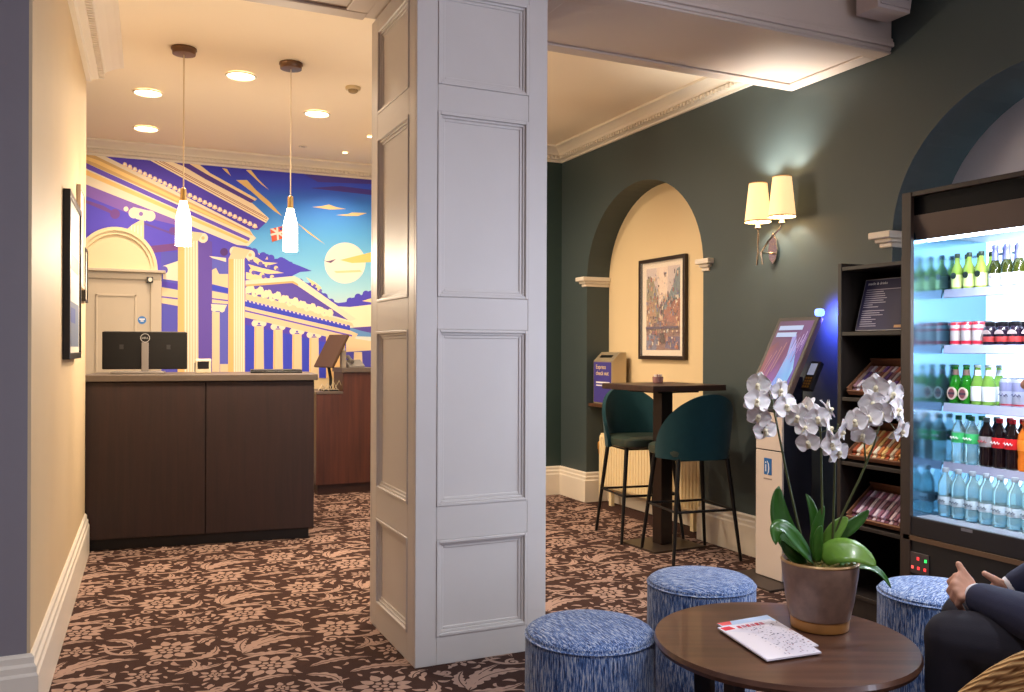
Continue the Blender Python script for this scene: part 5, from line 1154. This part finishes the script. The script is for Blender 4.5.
# ================================================================== WICKER CHAIR AND SEATED PERSON
HL, HD = 1.58, 2.05
pf_ = RT * -.8 + FW * .6; pl_ = RT * -.6 + FW * -.8          # the sitter's forward and left
HIP = cw(HL, HD, 0)
def PB(a, b, z): return HIP + pf_ * a + pl_ * b + UP * z
def ropemat():
    m = mat('straw_rope', (176, 128, 72), .75, var=.2, vs=40); nt = m.node_tree; n = nt.nodes; l = nt.links; p = n['Principled BSDF']
    tc = n.new('ShaderNodeTexCoord'); wv_ = n.new('ShaderNodeTexWave'); wv_.inputs['Scale'].default_value = 38; wv_.inputs['Distortion'].default_value = 1.5
    wv_.bands_direction = 'DIAGONAL'; l.new(tc.outputs['Object'], wv_.inputs['Vector'])
    rp = n.new('ShaderNodeValToRGB'); rp.color_ramp.elements[0].color = lin((150, 102, 54)) + (1,); rp.color_ramp.elements[1].color = lin((226, 182, 120)) + (1,)
    l.new(wv_.outputs['Fac'], rp.inputs[0]); l.new(rp.outputs[0], p.inputs['Base Color'])
    b = n.new('ShaderNodeBump'); b.inputs['Strength'].default_value = .8; b.inputs['Distance'].default_value = .004; l.new(wv_.outputs['Fac'], b.inputs['Height']); l.new(b.outputs['Normal'], p.inputs['Normal'])
    return m
ROPE = ropemat()
t = thing('rope_armchair', 'straw-coloured woven rope tub chair in the lounge corner', 'armchair', HIP)
RB, AF = .35, .41
def upath(n=46):
    out = []; La = AF; Ls = math.pi * RB; tot = 2 * La + Ls
    for i in range(n + 1):
        s = tot * i / n
        if s < La: a, b = AF - s, RB
        elif s < La + Ls: w = (s - La) / RB; a, b = -RB * math.sin(w), RB * math.cos(w)
        else: a, b = s - La - Ls, -RB
        e = min(s, tot - s); mid = abs(s - tot / 2) / (tot / 2)
        rim = .43 + .20 * (1 - (1 - min(1, e / .30)) ** 2) + .17 * (max(0, 1 - mid * 1.45)) ** .8
        out.append((a, b, rim))
    return out
UPTH = upath(); NR = 17
for i in range(NR + 1):
    q = i / NR
    put('rope_row', G().tube([PB(a * (1 + .03 * q), b * (1 + .06 * q), .27 + (rim - .27) * q) for a, b, rim in UPTH], .0135 if i < NR else .017, 8), ROPE, t, smooth=True)
put('seat_base', G().prism([(a - .02 * (1 if a > 0 else -1), b * .93) for a, b, _ in UPTH], lambda a, b: PB(a, b, .30), lambda a, b: PB(a, b, .34)), ROPE, t)
put('seat_cushion', G().prism([(a * .95 if a > 0 else a * .90, b * .89) for a, b, _ in UPTH], lambda a, b: PB(a, b, .341), lambda a, b: PB(a, b, .43)), mat('cushion_oat', (190, 174, 150), .9, bump=.2, bs=300), t, bevel=.02)
for a in (-.2, .3):
    for b in (-.26, .26): put('leg', G().tube([PB(a, b, .30), PB(a * 1.15, b * 1.12, 0)], [.02, .013], 10), mat('chair_leg', (90, 60, 40), .5), t, smooth=True)
# ---- body built from tapered limbs fused into one surface
def cone(g, p, q, r0, r1, n=14):
    p, q = Vector(p), Vector(q); d = (q - p).normalized(); pts = []; rr = []
    for k in range(4): a = math.pi / 2 * k / 4; pts.append(p - d * (r0 * math.cos(a))); rr.append(max(.0008, r0 * math.sin(a)))
    pts += [p, q]; rr += [r0, r1]
    for k in range(1, 5): a = math.pi / 2 * k / 4; pts.append(q + d * (r1 * math.sin(a))); rr.append(max(.0008, r1 * math.cos(a)))
    g.tube(pts, rr, n); return g
def fused(name, g, m, parent, vox, sm=4):
    o = put(name, g, m, parent, smooth=False); r = o.modifiers.new('remesh', 'REMESH'); r.mode = 'VOXEL'; r.voxel_size = vox; r.use_smooth_shade = True
    s = o.modifiers.new('smooth', 'SMOOTH'); s.factor = .5; s.iterations = sm; return o
SKIN = mat('skin', (214, 160, 134), .5, var=.06, vs=40, sub=.08, bump=.05, bs=200)
NAVY = mat('navy_jacket', (30, 34, 62), .85, var=.08, vs=40, bump=.15, bs=300); DKT = mat('dark_trousers', (22, 20, 34), .85, var=.1, vs=30, bump=.12, bs=300)
t = thing('person', 'seated person in navy jacket and dark trousers, hands raised over the knees', 'person', HIP)
shL, shR = PB(.11, .185, .93), PB(.13, -.185, .94)
elL = cpx(1056, 628, 2.03); wrL = cpx(975, 597, 2.28); elR = PB(.25, -.25, .66); wrR = cpx(1010, 590, 2.44)
knL = PB(.46, .105, .505); knR = PB(.46, -.11, .505); anL = PB(.47, .11, .09); anR = PB(.45, -.12, .09)
g = G()
cone(g, PB(0, .06, .53), PB(0, -.06, .53), .13, .13); cone(g, PB(0, 0, .55), PB(.06, 0, .80), .14, .15); cone(g, PB(.08, .1, .9), PB(.1, -.1, .9), .11, .11)
cone(g, PB(.12, 0, .97), PB(.18, 0, 1.08), .055, .05)
for a, b, c in ((shL, elL, wrL), (shR, elR, wrR)): cone(g, a, b, .05, .04); cone(g, b, c, .04, .026)
for s, k, a in ((.09, knL, anL), (-.09, knR, anR)): cone(g, PB(.02, s, .52), k, .08, .055); cone(g, k, a, .055, .035); cone(g, a - UP * .04, a - UP * .055 + pf_ * .17, .035, .03)
# head
hc = PB(.21, 0, 1.185); cone(g, hc + UP * .04 - pf_ * .02, hc + UP * .035 + pf_ * .02, .085, .082); cone(g, hc - UP * .05 + pf_ * .03, hc - UP * .075 + pf_ * .055, .052, .035)
cone(g, hc + UP * .005 + pf_ * .095, hc - UP * .02 + pf_ * .11, .009, .013); cone(g, hc - UP * .055 + pf_ * .085, hc - UP * .056 + pf_ * .088, .02, .016)
for s in (-1, 1): cone(g, hc + pl_ * (s * .085) + UP * .015, hc + pl_ * (s * .09) - UP * .03, .014, .011)
# hands
def hand(palm, fingers, thumb, wr):
    for mcp, pip, tip in fingers: cone(g, wr, mcp, .017, .0125); cone(g, mcp, pip, .0105, .0095); cone(g, pip, tip, .0092, .0078)
    a, b, c = thumb; cone(g, wr, a, .016, .0135); cone(g, a, b, .0125, .0105); cone(g, b, c, .0102, .0085)
C_ = cpx
hand(None, [(C_(957, 577, 2.305), C_(950, 582, 2.325), C_(956, 592, 2.345)), (C_(955, 584, 2.295), C_(949.5, 591, 2.31), C_(957, 600, 2.33)), (C_(957, 591, 2.285), C_(953, 598, 2.30), C_(960, 606, 2.315)), (C_(961, 597, 2.275), C_(958, 604, 2.285), C_(963, 611, 2.30))],
     (C_(969, 581, 2.30), C_(963, 572, 2.31), C_(958.5, 564, 2.32)), wrL)
hand(None, [(C_(996, 584, 2.46), C_(990, 590, 2.48), C_(995, 597, 2.49)), (C_(996, 589, 2.45), C_(991, 595, 2.47), C_(996, 602, 2.48)), (C_(998, 594, 2.44), C_(994, 600, 2.46), C_(999, 606, 2.47)), (C_(1001, 598, 2.435), C_(998, 604, 2.45), C_(1003, 609, 2.46))],
     (C_(1000, 583, 2.44), C_(992, 578, 2.45), C_(984.5, 573.5, 2.46)), wrR)
fused('body', g, SKIN, t, .0042, 3)
g = G()       # jacket
cone(g, PB(-.01, .05, .56), PB(-.01, -.05, .56), .155, .155); cone(g, PB(.0, .03, .6), PB(.06, .03, .82), .155, .165); cone(g, PB(.0, -.03, .6), PB(.06, -.03, .82), .155, .165); cone(g, PB(.08, .11, .90), PB(.1, -.11, .90), .125, .125)
for a, b, c in ((shL, elL, wrL), (shR, elR, wrR)):
    e = c + (b - c).normalized() * .03; cone(g, a, b, .072, .066); cone(g, b, e, .064, .045)
fused('jacket', g, NAVY, t, .008, 5)
for b, c in ((elL, wrL), (elR, wrR)):
    d = (c - b).normalized(); put('shirt_cuff', G().tube([c - d * .045, c - d * .004, c + d * .004], [.036, .037, .034], 20), mat('shirt_white', (226, 222, 226), .8), t, smooth=True)
put('shirt_collar', G().tube([PB(.10, 0, .985), PB(.14, 0, 1.03)], [.075, .062], 20), mat('shirt_white', (226, 222, 226)), t, smooth=True)
g = G()
cone(g, PB(.0, .07, .52), PB(.0, -.07, .52), .135, .135)
for s, k, a in ((.10, knL, anL), (-.10, knR, anR)): cone(g, PB(.03, s, .525), k, .10, .079); cone(g, k, k + (a - k) * .35, .077, .072); cone(g, k + (a - k) * .35, a - UP * .01, .07, .062)
fused('trousers', g, DKT, t, .008, 5)
for a in (anL, anR):
    g = G(); f0 = a - UP * (a.z - .043)
    cone(g, f0 - pf_ * .035, f0 + pf_ * .09, .042, .042); cone(g, f0 + pf_ * .09, f0 + pf_ * .185 - UP * .008, .042, .032); cone(g, f0 - pf_ * .02 + UP * .035, f0 + UP * .045, .04, .038)
    fused('shoe', g, mat('black_shoe', (20, 17, 16), .3), t, .006, 3)
g = G(); cone(g, hc + UP * .055 - pf_ * .03, hc + UP * .06 + pf_ * .015, .09, .084); cone(g, hc - UP * .02 - pf_ * .05, hc + UP * .03 - pf_ * .04, .06, .08)
fused('hair', g, mat('brown_hair', (60, 42, 32), .6, var=.2, vs=60), t, .006, 3)
for s in (-1, 1): put('eye', G().lathe([(.001, -.011), (.008, -.007), (.011, 0), (.008, .007), (.001, .011)], 12, *(hc + pf_ * .083 + pl_ * (s * .032)).xy), mat('eye_white', (230, 226, 220), .2), t) .location.z = hc.z + .012
